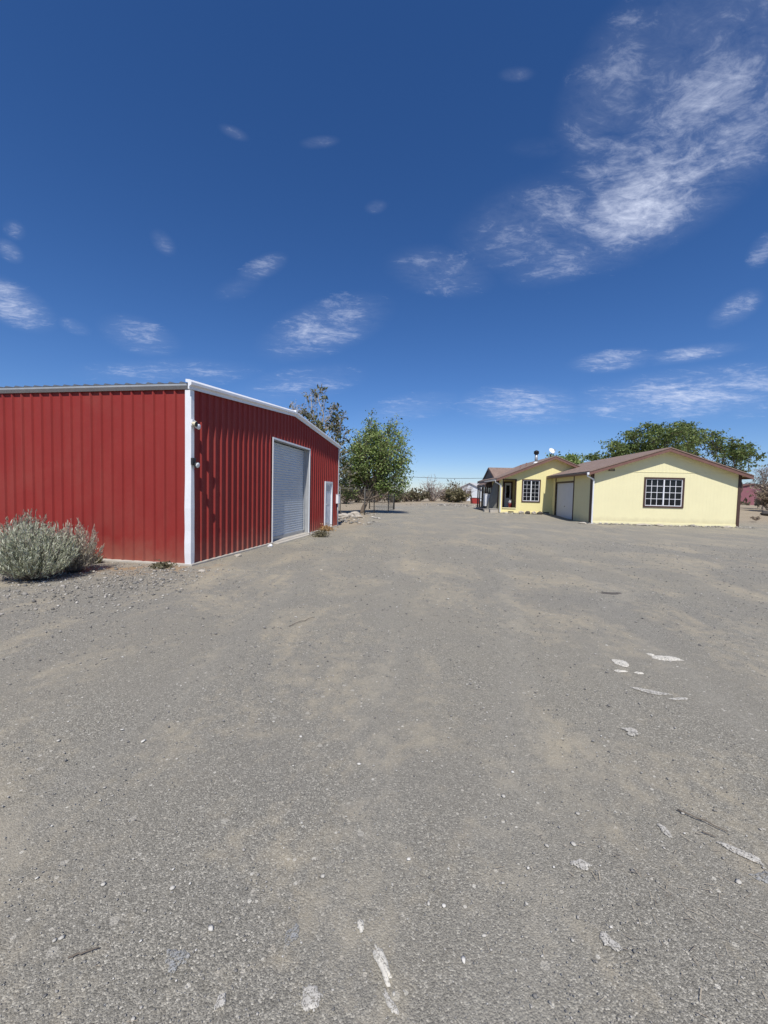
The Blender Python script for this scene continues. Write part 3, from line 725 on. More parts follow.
for i, (x, y, w, d, h, lab) in enumerate(((-4.25, MY+.45, .75, .5, .26, 'grey concrete block step at the house corner'), (-4.7, MY+1.3, .45, .5, .2, 'low worn concrete step left of the house corner step'))):
    t = local_thing('concrete_step', lab, 'step', x, y, .18, .05*i)
    t['group'] = 'concrete steps at the porch'
    mb = MB(); mb.box(-w/2, w/2, -d/2, d/2, -.1, h); mb.box(-w/2-.03, w/2+.03, -d/2-.03, d/2+.03, h, h+.05); mb.build('step_block', M['concrete'], t, .02)
t = local_thing('red_pot', 'red pot with a pale plant inside the corner porch', 'pot', -2.92, MY+1.0, .56)
mb = MB(); mb.lathe([(.09, 0), (.13, .3), (.15, .32), (.15, .36), (.12, .36), (.11, .30)], (0, 0, 0), 16); mb.build('pot', M['red_paint'], t)
mb = MB()
for k in range(26):
    a = random.uniform(0, 6.28); r_ = random.uniform(.04, .16); mb.sweep([(0, 0, .3), (r_*.5*math.cos(a), r_*.5*math.sin(a), .45), (r_*math.cos(a), r_*math.sin(a), random.uniform(.5, .68))], [.010, .012, .004], 4)
mb.build('plant', M['white'], t)

# ------------------------------------------------------------------ vegetation
def leaf_cloud(name, centers, mat, parent, size, aspect=1.8, up=0.0, sizevar=.35):
    n = len(centers)
    u = rng.normal(size=(n, 3)); u[:, 2] += up; u /= np.linalg.norm(u, axis=1)[:, None]
    w = rng.normal(size=(n, 3)); v = np.cross(u, w); v /= np.linalg.norm(v, axis=1)[:, None]
    s = size*(1+rng.normal(size=(n, 1))*sizevar).clip(.4, 2)
    a = u*s*.5*aspect; b_ = v*s*.5
    V = np.stack([centers-a, centers+b_*.9-a*.1, centers+a, centers-b_*.9-a*.1], 1).reshape(-1, 3)
    F = np.arange(n*4).reshape(n, 4)
    return np_mesh(name, V, F, mat, parent)
def limb(mb, p0, p1, r0, r1, wig=.12, n=6, sides=6):
    p0, p1 = Vector(p0), Vector(p1); L_ = (p1-p0).length; pts = []; rr = []
    for i in range(n+1):
        t = i/n; q = p0.lerp(p1, t); k = math.sin(math.pi*t)*L_*wig
        q += Vector((random.gauss(0, k*.5), random.gauss(0, k*.5), random.gauss(0, k*.35)+k*.25)) if 0 < i < n else Vector()
        pts.append(q); rr.append(r0+(r1-r0)*t)
    mb.sweep(pts, rr, sides); return pts
def tree(name, label, cat, loc, base_pts, r0, clumps, leaf, bark, nleaf, size, group=None, twigs=5, spread=.32, aspect=1.8, bare=0, twig_r=.012, rz=0, sub=14, flat=.75):
    """clumps: list of (x,y,z,r). Trunk splits to every clump; leaves gather round twig tips."""
    t = thing(name, label, cat, loc, rz, group)
    mb = MB(); top = base_pts[-1]
    for (p, q, ra, rb) in zip(base_pts, base_pts[1:], np.linspace(r0, r0*.6, len(base_pts)), np.linspace(r0*.9, r0*.55, len(base_pts))): limb(mb, p, q, ra, rb, .05, 4, 8)
    cent = []
    wsum = sum(c[3]**2 for c in clumps)
    for c in clumps:
        c0 = Vector(c[:3]); st = Vector(base_pts[min(len(base_pts)-1, random.choice([1, len(base_pts)-1]))])
        pts = limb(mb, st, c0, r0*.42, r0*.10, .12, 6, 6)
        tips = []
        for k in range(sub):
            d = Vector((random.gauss(0,1), random.gauss(0,1), random.gauss(.15,.9))).normalized()
            if flat < .5: d = Vector((d.x, d.y, d.z*.38))
            e = c0+d*c[3]*random.uniform(.55, 1.05)*(1.35 if flat < .5 else 1); s_ = random.choice(pts[3:]); 
            pp = limb(mb, s_, e, r0*.09, twig_r*.6, .10, 4, 4); tips += pp[1:]
            for j in range(twigs):
                s2 = random.choice(pp[1:]); d2 = (d+Vector((random.gauss(0,.8), random.gauss(0,.8), random.gauss(.1,.7)))).normalized()
                e2 = s2+d2*c[3]*random.uniform(.2, .5); mb.sweep([s2, (s2+e2)/2+Vector((0,0,.03)), e2], [twig_r, twig_r*.7, twig_r*.3], 3); tips.append(e2); tips.append((s2+e2)/2)
        nl = int(nleaf*c[3]**2/wsum*(1 if len(c) < 5 else c[4]))
        if nl > 0:
            T = np.array([tuple(q) for q in tips]); pick = rng.choice(len(T), nl, p=None)
            L_ = T[pick]+rng.normal(size=(nl, 3))*c[3]*spread*np.array([1, 1, flat])*rng.uniform(.25, 1, (nl, 1)); cent.append(L_)
    mb.build('trunk', bark, t)
    if cent:
        leaf_cloud('crown', np.concatenate(cent), leaf, t, size, aspect)
    return t
LM = {}
LM['green'] = leaf_mat('elm_leaves', [(.07,.12,.024), (.15,.22,.055), (.24,.31,.09), (.36,.41,.18)])
LM['olive'] = leaf_mat('poplar_leaves', [(.06,.075,.024), (.11,.12,.04), (.18,.17,.075)])
LM['mesq'] = leaf_mat('mesquite_leaves', [(.06,.10,.024), (.13,.18,.05), (.22,.27,.09)])
LM['dark'] = leaf_mat('dark_bush_leaves', [(.09,.085,.04), (.15,.135,.065), (.23,.19,.11)])
LM['tan'] = leaf_mat('dry_brush', [(.16,.12,.08), (.26,.20,.14), (.34,.27,.19)])
LM['drygreen'] = leaf_mat('dry_green_brush', [(.09,.085,.045), (.15,.13,.075), (.22,.185,.12)])

def rand_clumps(n, cx, cy, cz, rx, ry, rz_, r, shell=.75):
    out = []
    for i in range(n):
        a = 6.283*i/n*1.618*3; zz = -1+2*(i+.5)/n; q = math.sqrt(1-zz*zz); k = shell*random.uniform(.75, 1.05)
        out.append((cx+rx*q*math.cos(a)*k, cy+ry*q*math.sin(a)*k, cz+rz_*zz*k, r*random.uniform(.75, 1.25)))
    return out
# green tree by the fence (base about 30 m away)
tree('shade_tree', 'rounded bright green tree leaning over the wire fence beyond the barn', 'tree', (-1.7, 30, 0),
     [(0,0,-.1), (.35,-.1,.9), (.75,0,1.9)], .17,
     rand_clumps(24, 1.15, 0, 4.45, 2.55, 2.2, 2.5, .72)+[(-.8, 0, 2.9, .8), (2.5, -.2, 2.3, .8), (.3, .3, 2.3, .6), (1.2, 0, 4.4, .9), (-1.3,-.3,3.4,.8), (-1.0,.2,2.3,.75), (-.3,.2,4.6,.8), (3.1,0,3.2,.7), (3.2,0,2.2,.5), (2.2,.3,6.6,.6), (.6,0,6.8,.6), (-.9,-.4,1.5,.6), (-1.6,.3,2.0,.6), (2.0,.2,1.7,.5), (.9,.5,2.1,.6), (2.9,.2,1.6,.45), (-.4,.3,2.4,.8), (-1.2,.1,1.3,.5), (1.6,-.4,2.5,.8)], LM['green'], M['bark'], 22000, .085, twigs=5, spread=.48, sub=12)
# sparse poplar behind the barn
cl = [(-1.9,0,5.9,.7,0), (-1.7,.2,6.9,.6,0), (.9,.2,6.6,.7,0), (-1.5,.1,7.4,.5,.15), (-.55, 0, 8.1, .42), (.05, .2, 8.4, .40), (-1.1, 0, 6.9, .35), (1.05, 0, 7.2, .35), (-.2, 0, 6.6, .55), (-1.2,.3,6.0,.5), (.1,-.3,5.9,.55), (1.0, 0, 5.9, .6), (1.55, 0, 6.5, .5), (1.75,.2,5.4,.6), (.6, 0, 4.9, .6), (-.6,.2,5.0,.55), (1.5,0,4.2,.65), (.7, -.4, 3.5, .7), (1.9, -.2, 3.0, .65), (1.3, -.3, 2.2, .6), (2.2,0,2.0,.45), (.2,0,2.6,.6)]
tree('poplar_tree', 'tall sparse poplar with bare pale twigs rising behind the barn', 'tree', (-4.6, 27.6, 0),
     [(0,0,-.1), (.1,0,1.2), (.2,.1,3.2), (.15,0,5.0)], .15, cl, LM['olive'], M['palebark'], 3300, .12, twigs=10, spread=.30, sub=13, twig_r=.014)
# mesquites behind the garage
def flat_clumps(lst, r): return [(x, random.uniform(-2.4, 2.4), z, r*random.uniform(.8, 1.2)) for (x, z) in lst]
tree('mesquite_tree', 'wide layered green tree rising above the garage ridge', 'tree', (30.0, 46, .6),
     [(0,0,-.2), (-.3,0,1.6), (-.5,0,3.2)], .32,
     flat_clumps([(-5.6,5.6), (-4.9,6.5), (-4.2,5.7), (-3.4,7.2), (-2.6,6.4), (-2.2,8.0), (-1.2,7.2), (-.6,8.7), (.2,7.8), (.9,9.4), (1.6,8.5), (2.3,9.3), (2.8,7.9), (3.5,8.7), (-3.4,5.0), (0,6.0), (2.2,6.4), (4.4,7.6), (-1.6,5.6), (1.1,7.0)], 1.05), LM['mesq'], M['bark'], 13000, .14, twigs=4, spread=.42, sub=12, flat=.3)
tree('mesquite_tree', 'layered green tree with dark forked trunk right of the garage', 'tree', (43.3, 49, .75),
     [(0,0,-.2), (-.3,0,1.0), (-.6,0,1.9)], .17,
     flat_clumps([(-8.6,8.6), (-7.8,9.7), (-6.8,8.8), (-6.0,9.6), (-5.0,8.6), (-4.2,9.2), (-3.4,7.9), (-2.6,8.3), (-1.8,7.2), (-1.0,7.6), (-.3,6.2), (-2.8,6.3), (-5.6,7.0), (.1,6.9), (-4.2,5.9), (-1.4,5.2), (-.2,4.6), (-3.0,4.8)], .95), LM['mesq'], M['bark'], 10000, .14, twigs=4, spread=.42, sub=12, flat=.3)
tree('round_tree', 'dark green tree showing over the yellow house roof beside the dish', 'tree', (20.3, 47, .3),
     [(0,0,-.2), (.1,0,1.5), (0,0,3.2)], .22, rand_clumps(13, .6, 0, 4.7, 2.9, 2.0, 1.7, .85), LM['green'], M['bark'], 6500, .17, twigs=3, spread=.42, sub=9)
tree('bare_tree', 'almost leafless purple-grey tree at the right edge behind the garage', 'tree', (40.6, 43.0, .7),
     [(0,0,-.1), (.1,0,.7), (.2,0,1.4)], .12, rand_clumps(12, .2, 0, 3.2, 1.5, 1.2, 2.0, .8), LM['drygreen'], M['twig'], 350, .1, twigs=9, sub=14)
def bush(name, label, cat, loc, w, h, leaf, nleaf, size, stems=26, group=None, barkm=None, twig_r=.014, dens=1.0, tall=None, aspect=2.2):
    t = thing(name, label, cat, loc, random.uniform(0, 6.28) if tall is None else 0, group)
    mb = MB(); tips = []
    for k in range(stems):
        a = random.uniform(0, 6.283); q = random.uniform(.1, 1)**.6
        e = Vector((w/2*q*math.cos(a), w/2*q*math.sin(a), h*random.uniform(.55, 1)*math.sqrt(max(.08, 1-q*q*.75))))
        pp = limb(mb, (e.x*.12, e.y*.12, -.05), e, twig_r*2.2, twig_r*.5, .10, 5, 4); tips += pp[2:]
        for j in range(7):
            s2 = random.choice(pp[2:]); d2 = Vector((random.gauss(0,1)+e.x/w, random.gauss(0,1)+e.y/w, random.gauss(.7,.6))).normalized()
            e2 = s2+d2*h*random.uniform(.10, .24); mb.sweep([s2, e2], [twig_r*.8, twig_r*.3], 3); tips += [e2, (s2+e2)/2]
    mb.build('stems', barkm or M['twig'], t)
    if nleaf:
        T = np.array([tuple(q) for q in tips]); L_ = T[rng.integers(0, len(T), nleaf)]+rng.normal(size=(nleaf, 3))*h*.075; L_[:, 2] = np.maximum(L_[:, 2], .03)
        leaf_cloud('foliage', L_, leaf, t, size, aspect, up=.6)
    return t
# bush line at the back of the yard, about 70 m off
def at(px, Y): return (px-384)/400.8*Y
bl = [(455, 68, 5.4, 2.15, 'dark', 2600, .22, 'dark olive bush, densest of the row beyond the drive'),
      (432, 72, 5.0, 4.9, None, 0, .2, 'tall leafless grey bush in the row beyond the drive'),
      (445, 75, 4.0, 2.4, 'tan', 700, .2, 'low tan bush between the leafless bush and the dark olive bush'),
      (418, 70, 4.2, 2.3, 'drygreen', 900, .2, 'dull green bush left of the tall leafless grey bush'),
      (404, 74, 4.5, 2.2, 'tan', 700, .2, 'tan dry bush beside the right edge of the bright green tree'),
      (452, 84, 3.4, 4.4, 'drygreen', 500, .2, 'sparse upright shrub rising just behind the dark olive bush'),
      (464, 78, 3.4, 3.8, None, 0, .2, 'spindly bare shrub between the olive bush and the pale shed'),
      (393, 66, 4.0, 1.8, 'drygreen', 700, .2, 'low brush seen under the bright green tree'),
      (375, 64, 5.0, 2.6, 'tan', 800, .2, 'brown brush seen behind the wire fence'),
      (358, 60, 5.0, 2.8, 'drygreen', 900, .2, 'dusty brush behind the trunk of the bright green tree'),
      (345, 52, 4.0, 2.6, 'tan', 700, .2, 'pale brush next to the barn far corner')]
for (px, Y, w, h, k, nl, s, lab) in bl:
    x = at(px, Y); bush('desert_bush', lab, 'bush', (x, Y, float(ground_z(x, Y))), w, h, LM[k] if k else None, nl, s, 30 if k else 46, 'bushes across the back of the yard', twig_r=.018 if k else .036)
x = 43.2; bush('desert_bush', 'dry tan bush at the right edge of the yard', 'bush', (38.6, 40.0, .62), 2.6, 2.7, LM['tan'], 1700, .12, 40, None, twig_r=.014)
x = 37; bush('desert_bush', 'dry pale grass tuft right of the garage corner', 'bush', (26.5, 28.5, .25), .7, .25, LM['tan'], 160, .05, 20, None, twig_r=.005)
# distant plain vegetation: one mass nobody could count
cs = []
for i in range(1500):
    az = random.uniform(-70, 70); d = random.uniform(95, 420)
    if -8 < az < 16 and d < 110: continue
    x, y = d*math.sin(R(az)), d*math.cos(R(az)); r_ = random.uniform(.8, 2.6)
    n_ = 26; q = rng.normal(size=(n_, 3))*np.array([r_*.8, r_*.6, r_*.42]); q[:, 2] = np.abs(q[:, 2])+float(ground_z(np.array(x), np.array(y)))
    cs.append(q+np.array([x, y, 0]))
tag(leaf_cloud('distant_scrub', np.concatenate(cs), leaf_mat('scrub', [(.06,.065,.035), (.11,.10,.06), (.20,.16,.11)]), None, .55, 1.6), 'low olive and tan desert scrub reaching to the horizon', 'scrub', kind='stuff')

# sagebrush beside the barn
def sagebrush(label, loc, w, h, stems, cols, lean=(0,0), ns=9, leafs=34, ls=.030, flare=1.0):
    t = thing('sagebrush', label, 'shrub', loc, 0, 'sagebrush beside the barn')
    mb = MB(); cent = []; dirs = []
    for k in range(stems):
        a = random.uniform(0, 6.283); q = random.uniform(0, 1)**.55
        ex = w/2*q*math.cos(a)+lean[0]*random.uniform(.4,1); ey = w/2.3*q*math.sin(a)+lean[1]
        ez = h*random.uniform(.62, 1.10)*math.sqrt(max(.05, 1-q*q*.80))
        s0 = Vector((ex*.18, ey*.18, .0)); e = Vector((ex, ey, ez)); m_ = s0.lerp(e, .5)+Vector((ex*.16*flare, ey*.16*flare, -ez*.10))
        pts = []
        for i in range(ns+1):
            tt = i/ns; p_ = s0*(1-tt)**2+m_*2*tt*(1-tt)+e*tt*tt; pts.append(p_+Vector((random.gauss(0,.006), random.gauss(0,.006), 0)))
        mb.sweep(pts, [.0055*(1-.7*i/ns) for i in range(ns+1)], 3)
        for j in range(leafs):
            tt = random.uniform(.32, 1); i = min(ns-1, int(tt*ns)); f = tt*ns-i
            p_ = pts[i].lerp(pts[i+1], f); d = (pts[i+1]-pts[i]).normalized()
            dd = (d*1.1+Vector((random.gauss(0,.5), random.gauss(0,.5), random.gauss(.25,.4)))).normalized()
            r_ = .035*(1.15-tt)
            cent.append(p_+dd*ls*.5+Vector((random.gauss(0,r_), random.gauss(0,r_), random.gauss(0,r_)))); dirs.append(dd)
    mb.build('stems', M['twig'], t)
    C_ = np.array([tuple(c) for c in cent]); D_ = np.array([tuple(c) for c in dirs]); n_ = len(C_)
    C_[:, 2] = np.maximum(C_[:, 2], .015)
    wv = rng.normal(size=(n_, 3)); v = np.cross(D_, wv); v /= np.linalg.norm(v, axis=1)[:, None]
    s = ls*rng.uniform(.5, 1.7, (n_, 1)); a_ = D_*s*.9; b_ = v*s*.16
    V = np.stack([C_-a_, C_+b_, C_+a_, C_-b_], 1).reshape(-1, 3)
    np_mesh('foliage', V, np.arange(n_*4).reshape(n_, 4), leaf_mat('sage_leaves', cols, .8, .15), t)
    return t
sagebrush('full grey-green sagebrush in front of the red barn wall', (-5.72, 6.50, 0), 1.35, .95, 430, [(.19,.205,.125), (.33,.35,.235), (.47,.49,.36), (.62,.63,.50)], ns=7, leafs=44)
sagebrush('paler twiggy sagebrush with upright tips right of the fuller one', (-5.55, 7.15, 0), .95, .93, 230, [(.25,.215,.15), (.43,.39,.29), (.60,.56,.44)], ns=7, leafs=36, ls=.026)
sagebrush('darker brown-green sagebrush behind the full one at the barn wall', (-6.55, 7.35, 0), 1.1, 1.04, 300, [(.13,.12,.08), (.25,.24,.17), (.36,.35,.27)], ns=7, leafs=40)
# small weeds by the barn
def weed(label, loc, w, h, mat, n=40):
    t = thing('weed', label, 'weed', loc, 0, 'weeds along the barn foot'); mb = MB()
    for k in range(n):
        a = random.uniform(0, 6.28); q = random.uniform(.1, 1)*w/2; e = Vector((q*math.cos(a), q*math.sin(a), h*random.uniform(.4, 1)))
        mb.sweep([(e.x*.1, e.y*.1, 0), (e.x*.6, e.y*.6, e.z*.7), e], [.004, .004, .0015], 3)
    mb.build('stems', mat, t)
    L_ = np.stack([rng.normal(0, w*.25, n*8), rng.normal(0, w*.25, n*8), np.abs(rng.normal(0, h*.45, n*8))+.01], -1)
    leaf_cloud('foliage', L_, mat, t, .03, 2.5, .5)
weed('grey-green weed on the apron of the roll-up door', (*barn_world(5.9, -.75, 0)[:2], 0), .55, .22, LM['drygreen'], 60)
weed('orange dry grass beside the walk door', (*barn_world(8.0, -.25, 0)[:2], 0), .6, .22, leaf_mat('straw', [(.34,.20,.08), (.50,.33,.16)]), 80)
weed('small green weed by the near barn corner', (*barn_world(-.35, .35, 0)[:2], 0), .35, .08, LM['drygreen'], 36)
weed('dark stubby weed right of the sagebrush', (*barn_world(-.3, 1.9, 0)[:2], 0), .22, .16, LM['dark'], 36)

# ------------------------------------------------------------------ fence, rocks, far buildings, wires
def chain_fence(pts, label, h=1.75):
    t = thing('wire_fence', label, 'fence', (pts[0][0], pts[0][1], 0))
    P = [Vector((p[0]-pts[0][0], p[1]-pts[0][1], 0)) for p in pts]
    for i, p in enumerate(P):
        mb = MB(); mb.sweep([p+Vector((0,0,-.1)), p+Vector((0,0,h+.12))], [.035, .035], 8); mb.lathe([(.045, h+.12), (.03, h+.17)], tuple(p), 8); mb.build('post', M['wire'], t)
    for a, b_ in zip(P, P[1:]):
        mb = MB(); mb.sweep([a+Vector((0,0,h)), b_+Vector((0,0,h))], [.02, .02], 6); mb.build('top_rail', M['wire'], t)
        mb = MB(); L_ = (b_-a).length; d = (b_-a)/L_; k = -h
        while k < L_:
            for sgn in (1, -1):
                s0 = max(0, k); s1 = min(L_, k+h-.1)
                if s1-s0 > .05:
                    z0 = (s0-k); z1 = (s1-k)
                    if sgn < 0: z0, z1 = h-z0, h-z1
                    mb.sweep([a+d*s0+Vector((0,0,max(.04,z0))), a+d*s1+Vector((0,0,max(.04,z1)))], [.0016, .0016], 3)
            k += .12
        mb.build('wire_mesh', M['wire'], t)
    return t
chain_fence([(-2.9, 26.4), (-1.35, 27.6), (-.75, 30.2), (.35, 33.4), (.85, 37.0)], 'grey chain-link fence running past the bright green tree')
t = thing('wire_gate', 'open wire gate on tall dark posts beyond the fence', 'gate', (.2, 38, 0))
for x in (-1.6, .75):
    mb = MB(); mb.sweep([(x, 0, -.1), (x, 0, 2.9)], [.05, .05], 8); mb.build('post', M['black'], t)
for z in (2.85, 1.3, .2): mb = MB(); mb.sweep([(-1.6, 0, z), (.75, 0, z)], [.025, .025], 6); mb.build('rail', M['wire'], t)
mb = MB()
for k in range(15): mb.sweep([(-1.5+k*.15, 0, .2), (-1.5+k*.15, 0, 1.3)], [.006, .006], 4)
mb.build('infill_bars', M['wire'], t)
def rock(name, label, loc, s, mat, cat='rock', group=None, seed=0):
    rs = np.random.default_rng(seed+11)
    me = MB(); import bmesh
    bm = bmesh.new(); bmesh.ops.create_icosphere(bm, subdivisions=3, radius=.5)
    for v in bm.verts:
        k = 1+.35*noise.noise(v.co*2.2+Vector((seed*3.1, 0, 0)))+.15*noise.noise(v.co*6+Vector((seed, 5, 0)))
        v.co = Vector((v.co.x*s[0]*k, v.co.y*s[1]*k, v.co.z*s[2]*k))
    m = bpy.data.meshes.new(name); bm.to_mesh(m); bm.free(); m.materials.append(mat)
    o = bpy.data.objects.new(name, m); COL.objects.link(o); o.location = (loc[0], loc[1], loc[2]+s[2]*.25)
    o.rotation_euler = (0, 0, seed*1.3)
    return tag(o, label, cat, group)
rock('rock', 'dark weathered rock at the right edge beyond the garage', (34.6, 36.0, .35), (1.7, 1.0, .5), M['dark_stone'], seed=1)
rock('rock', 'small white rock lying at the barn foot left of the roll-up door', (*barn_world(3.0, -.28, 0)[:2], 0), (.14, .10, .10), M['white'], seed=2)
rock('rock', 'pinkish flat rock at the barn foot near the roll-up door', (*barn_world(1.3, -.30, 0)[:2], 0), (.16, .12, .07), M['rock'], seed=3)
rock('rock', 'grey stone in the gravel in front of the near barn corner', (-3.35, 7.35, 0), (.12, .09, .07), M['rock'], seed=5)
for i, (x, y, s) in enumerate(((-2.35, 23.5, .8), (-2.1, 25.0, .6), (-1.5, 24.2, .45), (-2.6, 22.0, .55), (-1.9, 26.6, .7))):
    rock('rock', ['large pale rock in the heap behind the barn', 'pale rock second from the back in the heap behind the barn', 'small pale rock nearest the drive in the heap behind the barn', 'pale rock nearest the barn corner in the heap', 'pale rock at the foot of the first wire fence post'][i], (x, y, 0), (s, s*.7, s*.5), M['rock'], seed=20+i, group='pale rocks behind the barn')
# flagstone strip at the garage foot
for i, (x, w) in enumerate(((-.75, .55), (2.6, .9), (3.6, 1.1), (7.3, .5))):
    p = house_pt(x, -.5-.1*(i%2)); rock('flat_stone', ['flat stone at the foot of the garage downspout', 'flat tan stone left of centre below the garage window', 'long flat tan stone below the garage window', 'flat stone near the right end of the garage wall'][i], (p[0], p[1], 0), (w, .35, .14), M['rock'], 'stone', 'flat stones along the garage foot', seed=40+i)
for i, x in enumerate((-2.4, -1.9, -1.45, -1.0)):
    p = house_pt(x, MY-.45); rock('flat_stone', ['stone furthest left under the yellow wall window', 'second stone from the left under the yellow wall window', 'third stone from the left under the yellow wall window', 'stone furthest right under the yellow wall window'][i], (p[0], p[1], .2), (.42, .3, .28), M['dark_stone'] if i%2 else M['rock'], 'stone', 'stones under the yellow wall window', seed=50+i)

def far_shed():
    t = thing('distant_shed', 'pale blue-white shed with grey roof beyond the bushes', 'shed', (at(469, 88), 88, .2), -.5)
    W, D, H, r_ = 5.6, 7.0, 2.6, 1.3
    mb = MB(); mb.prism([(-W/2, -.1), (W/2, -.1), (W/2, H), (0, H+r_-.1), (-W/2, H)], 'y', 0, D); mb.build('walls', M['far_white'], t)
    mb = MB(); mb.prism([(-W/2-.3, H-.15), (0, H+r_), (W/2+.3, H-.15), (W/2+.3, H-.03), (0, H+r_+.14), (-W/2-.3, H-.03)], 'y', -.3, D+.3); mb.build('roof', M['far_roof'], t)
    mb = MB(); mb.box(-.6, .4, -.04, -.002, 1.1, 2.2); mb.build('window', M['glass'], t)
far_shed()
t = thing('red_bin', 'small red bin by the pale shed left of the porch', 'bin', (at(474.5, 62), 62, .2), .1)
mb = MB(); mb.prism([(-.5, 0), (.5, 0), (.62, .85), (-.62, .85)], 'y', -.5, .5); mb.build('body', M['red_paint'], t, .03); mb = MB(); mb.box(-.66, .66, -.55, .55, .85, .92); mb.build('lid', M['fascia'], t, .02)
t = thing('pink_house', 'pink stucco building far behind the right-hand tree', 'building', (77, 84, .7), -.25)
mb = MB(); mb.prism([(-6, -.2), (6, -.2), (6, 3.0), (0, 4.4), (-6, 3.0)], 'y', 0, 8); mb.build('walls', M['pink'], t)
mb = MB(); mb.prism([(-6.4, 2.9), (0, 4.46), (6.4, 2.9), (6.4, 3.05), (0, 4.62), (-6.4, 3.05)], 'y', -.3, 8.3); mb.build('roof', M['fascia'], t)
# overhead power lines between two poles (one behind the tree, one behind the house)
def pole(x, y, lab):
    t = thing('utility_pole', lab, 'utility pole', (x, y, 0), .1, 'utility poles across the back')
    mb = MB(); mb.sweep([(0,0,-.2), (0,0,8.6)], [.15, .10], 8); mb.build('post', M['bark'], t); mb = MB(); mb.box(-1.1, 1.1, -.06, .06, 7.6, 7.72); mb.build('crossarm', M['bark'], t)
    return t
pole(-12.0, 118, 'wooden utility pole behind the bright green tree'); pole(46.0, 114, 'wooden utility pole hidden behind the house roofs')
for k, (off, lab) in enumerate(((-.9, 'nearer of the two overhead power wires'), (.9, 'farther of the two overhead power wires'))):
    mb = MB(); pts = []
    for i in range(17):
        s = i/16; pts.append((-12+58*s, 118-4*s+off, 7.74-1.6*4*s*(1-s)+.0*k))
    mb.sweep(pts, [.03]*17, 5); tag(mb.build('power_wire', M['black']), lab, 'wire', 'overhead wires')

# ------------------------------------------------------------------ spills, sticks and stones on the drive
def spill(label, cx, cy, lx, ly, ang, mat, seed, rough=.25, taper=0, th=.008, name='plaster_spill', cat='spill'):
    """thin lump with a ragged outline"""
    n_ = 44; rings = 7; vs = []; fs = []
    for r_ in range(rings+1):
        q = r_/rings
        for k in range(n_):
            a = 2*math.pi*k/n_; d = Vector((math.cos(a), math.sin(a), seed*1.7))
            e = 1+rough*(1.2*noise.noise(d*1.1)+.55*noise.noise(d*2.6)+.22*noise.noise(d*7))
            x = lx/2*math.cos(a)*e*q; y = ly/2*math.sin(a)*e*q*(1+taper*math.cos(a))
            z = th*(1-q**3)+.003*noise.noise(Vector((x*40, y*40, seed)))*(1-q)*th/.008 - (.003 if r_ == rings else 0)
            vs.append((x, y, z))
    for r_ in range(rings):
        for k in range(n_): fs.append((r_*n_+k, r_*n_+(k+1)%n_, (r_+1)*n_+(k+1)%n_, (r_+1)*n_+k))
    mb = MB(); mb.add(vs, [f[::-1] for f in fs], True)
    o = mb.build(name, mat); o.location = (cx, cy, .006); o.rotation_euler = (0, 0, ang)
    return tag(o, label, cat, 'pale spills on the drive')
SP = [
 ('round white plaster spill, whole and brightest on the right of the drive', 2.26, 3.70, .135, .17, .2, 'plaster', 1, .30, 0),
 ('long white plaster spill right of the round one', 2.80, 3.84, .27, .12, -.25, 'plaster', 2, .35, -.3),
 ('small white fleck at the left tip of the long spill', 2.69, 3.92, .07, .05, -.3, 'plaster', 3, .4, 0),
 ('narrow white fleck just below left of the round spill', 2.15, 3.52, .11, .055, 0, 'plaster', 4, .4, 0),
 ('narrow white fleck just below right of the round spill', 2.30, 3.49, .08, .045, -.1, 'plaster', 5, .4, 0),
 ('tan-white crusted streak below the round spill', 2.18, 3.16, .26, .07, -.35, 'plaster_dull', 6, .5, -.4),
 ('thin pale curl right of the crusted streak', 2.33, 3.05, .17, .035, .05, 'plaster_dull', 7, .5, .3),
 ('rough white scab below the crusted streak', 1.68, 2.60, .09, .09, .5, 'plaster_dull', 8, .6, 0),
 ('pale pointed streak with a white blunt end at the right edge', 1.60, 1.70, .17, .042, -.75, 'plaster_dull', 9, .3, .5),
 ('bluish grey smear at the right edge below the pointed streak', 1.66, 1.56, .22, .07, -.35, 'plaster_grey', 10, .35, 0),
 ('upright pale fleck left of the pointed streak', 1.35, 1.80, .035, .085, .1, 'plaster_dull', 11, .4, 0),
 ('small white two-lobed fleck in the lower right of the drive', .86, 1.62, .085, .040, -.1, 'plaster_dull', 12, .6, 0),
 ('pale wedge-shaped fleck below the two-lobed fleck', .82, 1.325, .045, .050, .6, 'plaster_dull', 13, .6, .4),
 ('white streak with a tan centre at the bottom of the picture', .030, 1.245, .125, .030, -1.12, 'plaster', 14, .55, .1),
 ('short white fleck above the tan-centred streak', -.048, 1.36, .040, .022, -1.2, 'plaster', 15, .5, 0),
 ('faint grey-white tail below the tan-centred streak', .052, 1.145, .075, .026, -1.0, 'plaster_dull', 16, .6, 0),
 ('broad streaked pale scuff left of the bottom centre', -.195, 1.155, .075, .065, -1.0, 'plaster_dull', 17, .6, 0),
 ('faint grey patch shaped like a fork in the lower left', -.655, 1.24, .075, .060, -.9, 'plaster_grey', 18, .7, .3),
 ('faint pale patch above left of the broad scuff', -.285, 1.33, .032, .075, -.2, 'plaster_grey', 19, .6, 0),
 ('bright small pebble-like spill in the lower left corner', -.46, 1.14, .028, .035, 0, 'plaster_dull', 20, .3, 0)]
for (lab, x, y, lx, ly, a, m_, sd, ro, tp) in SP: spill(lab, x, y, lx, ly, a, M[m_], sd, ro, tp, th=.006 if m_ == 'plaster' else .0015)
o = spill('dark brown stain with dry litter in the middle of the drive', 3.70, 6.45, .34, .16, 0, M['dark_stone'], 30, .5, 0, .004, 'litter_patch', 'litter'); del o['group']
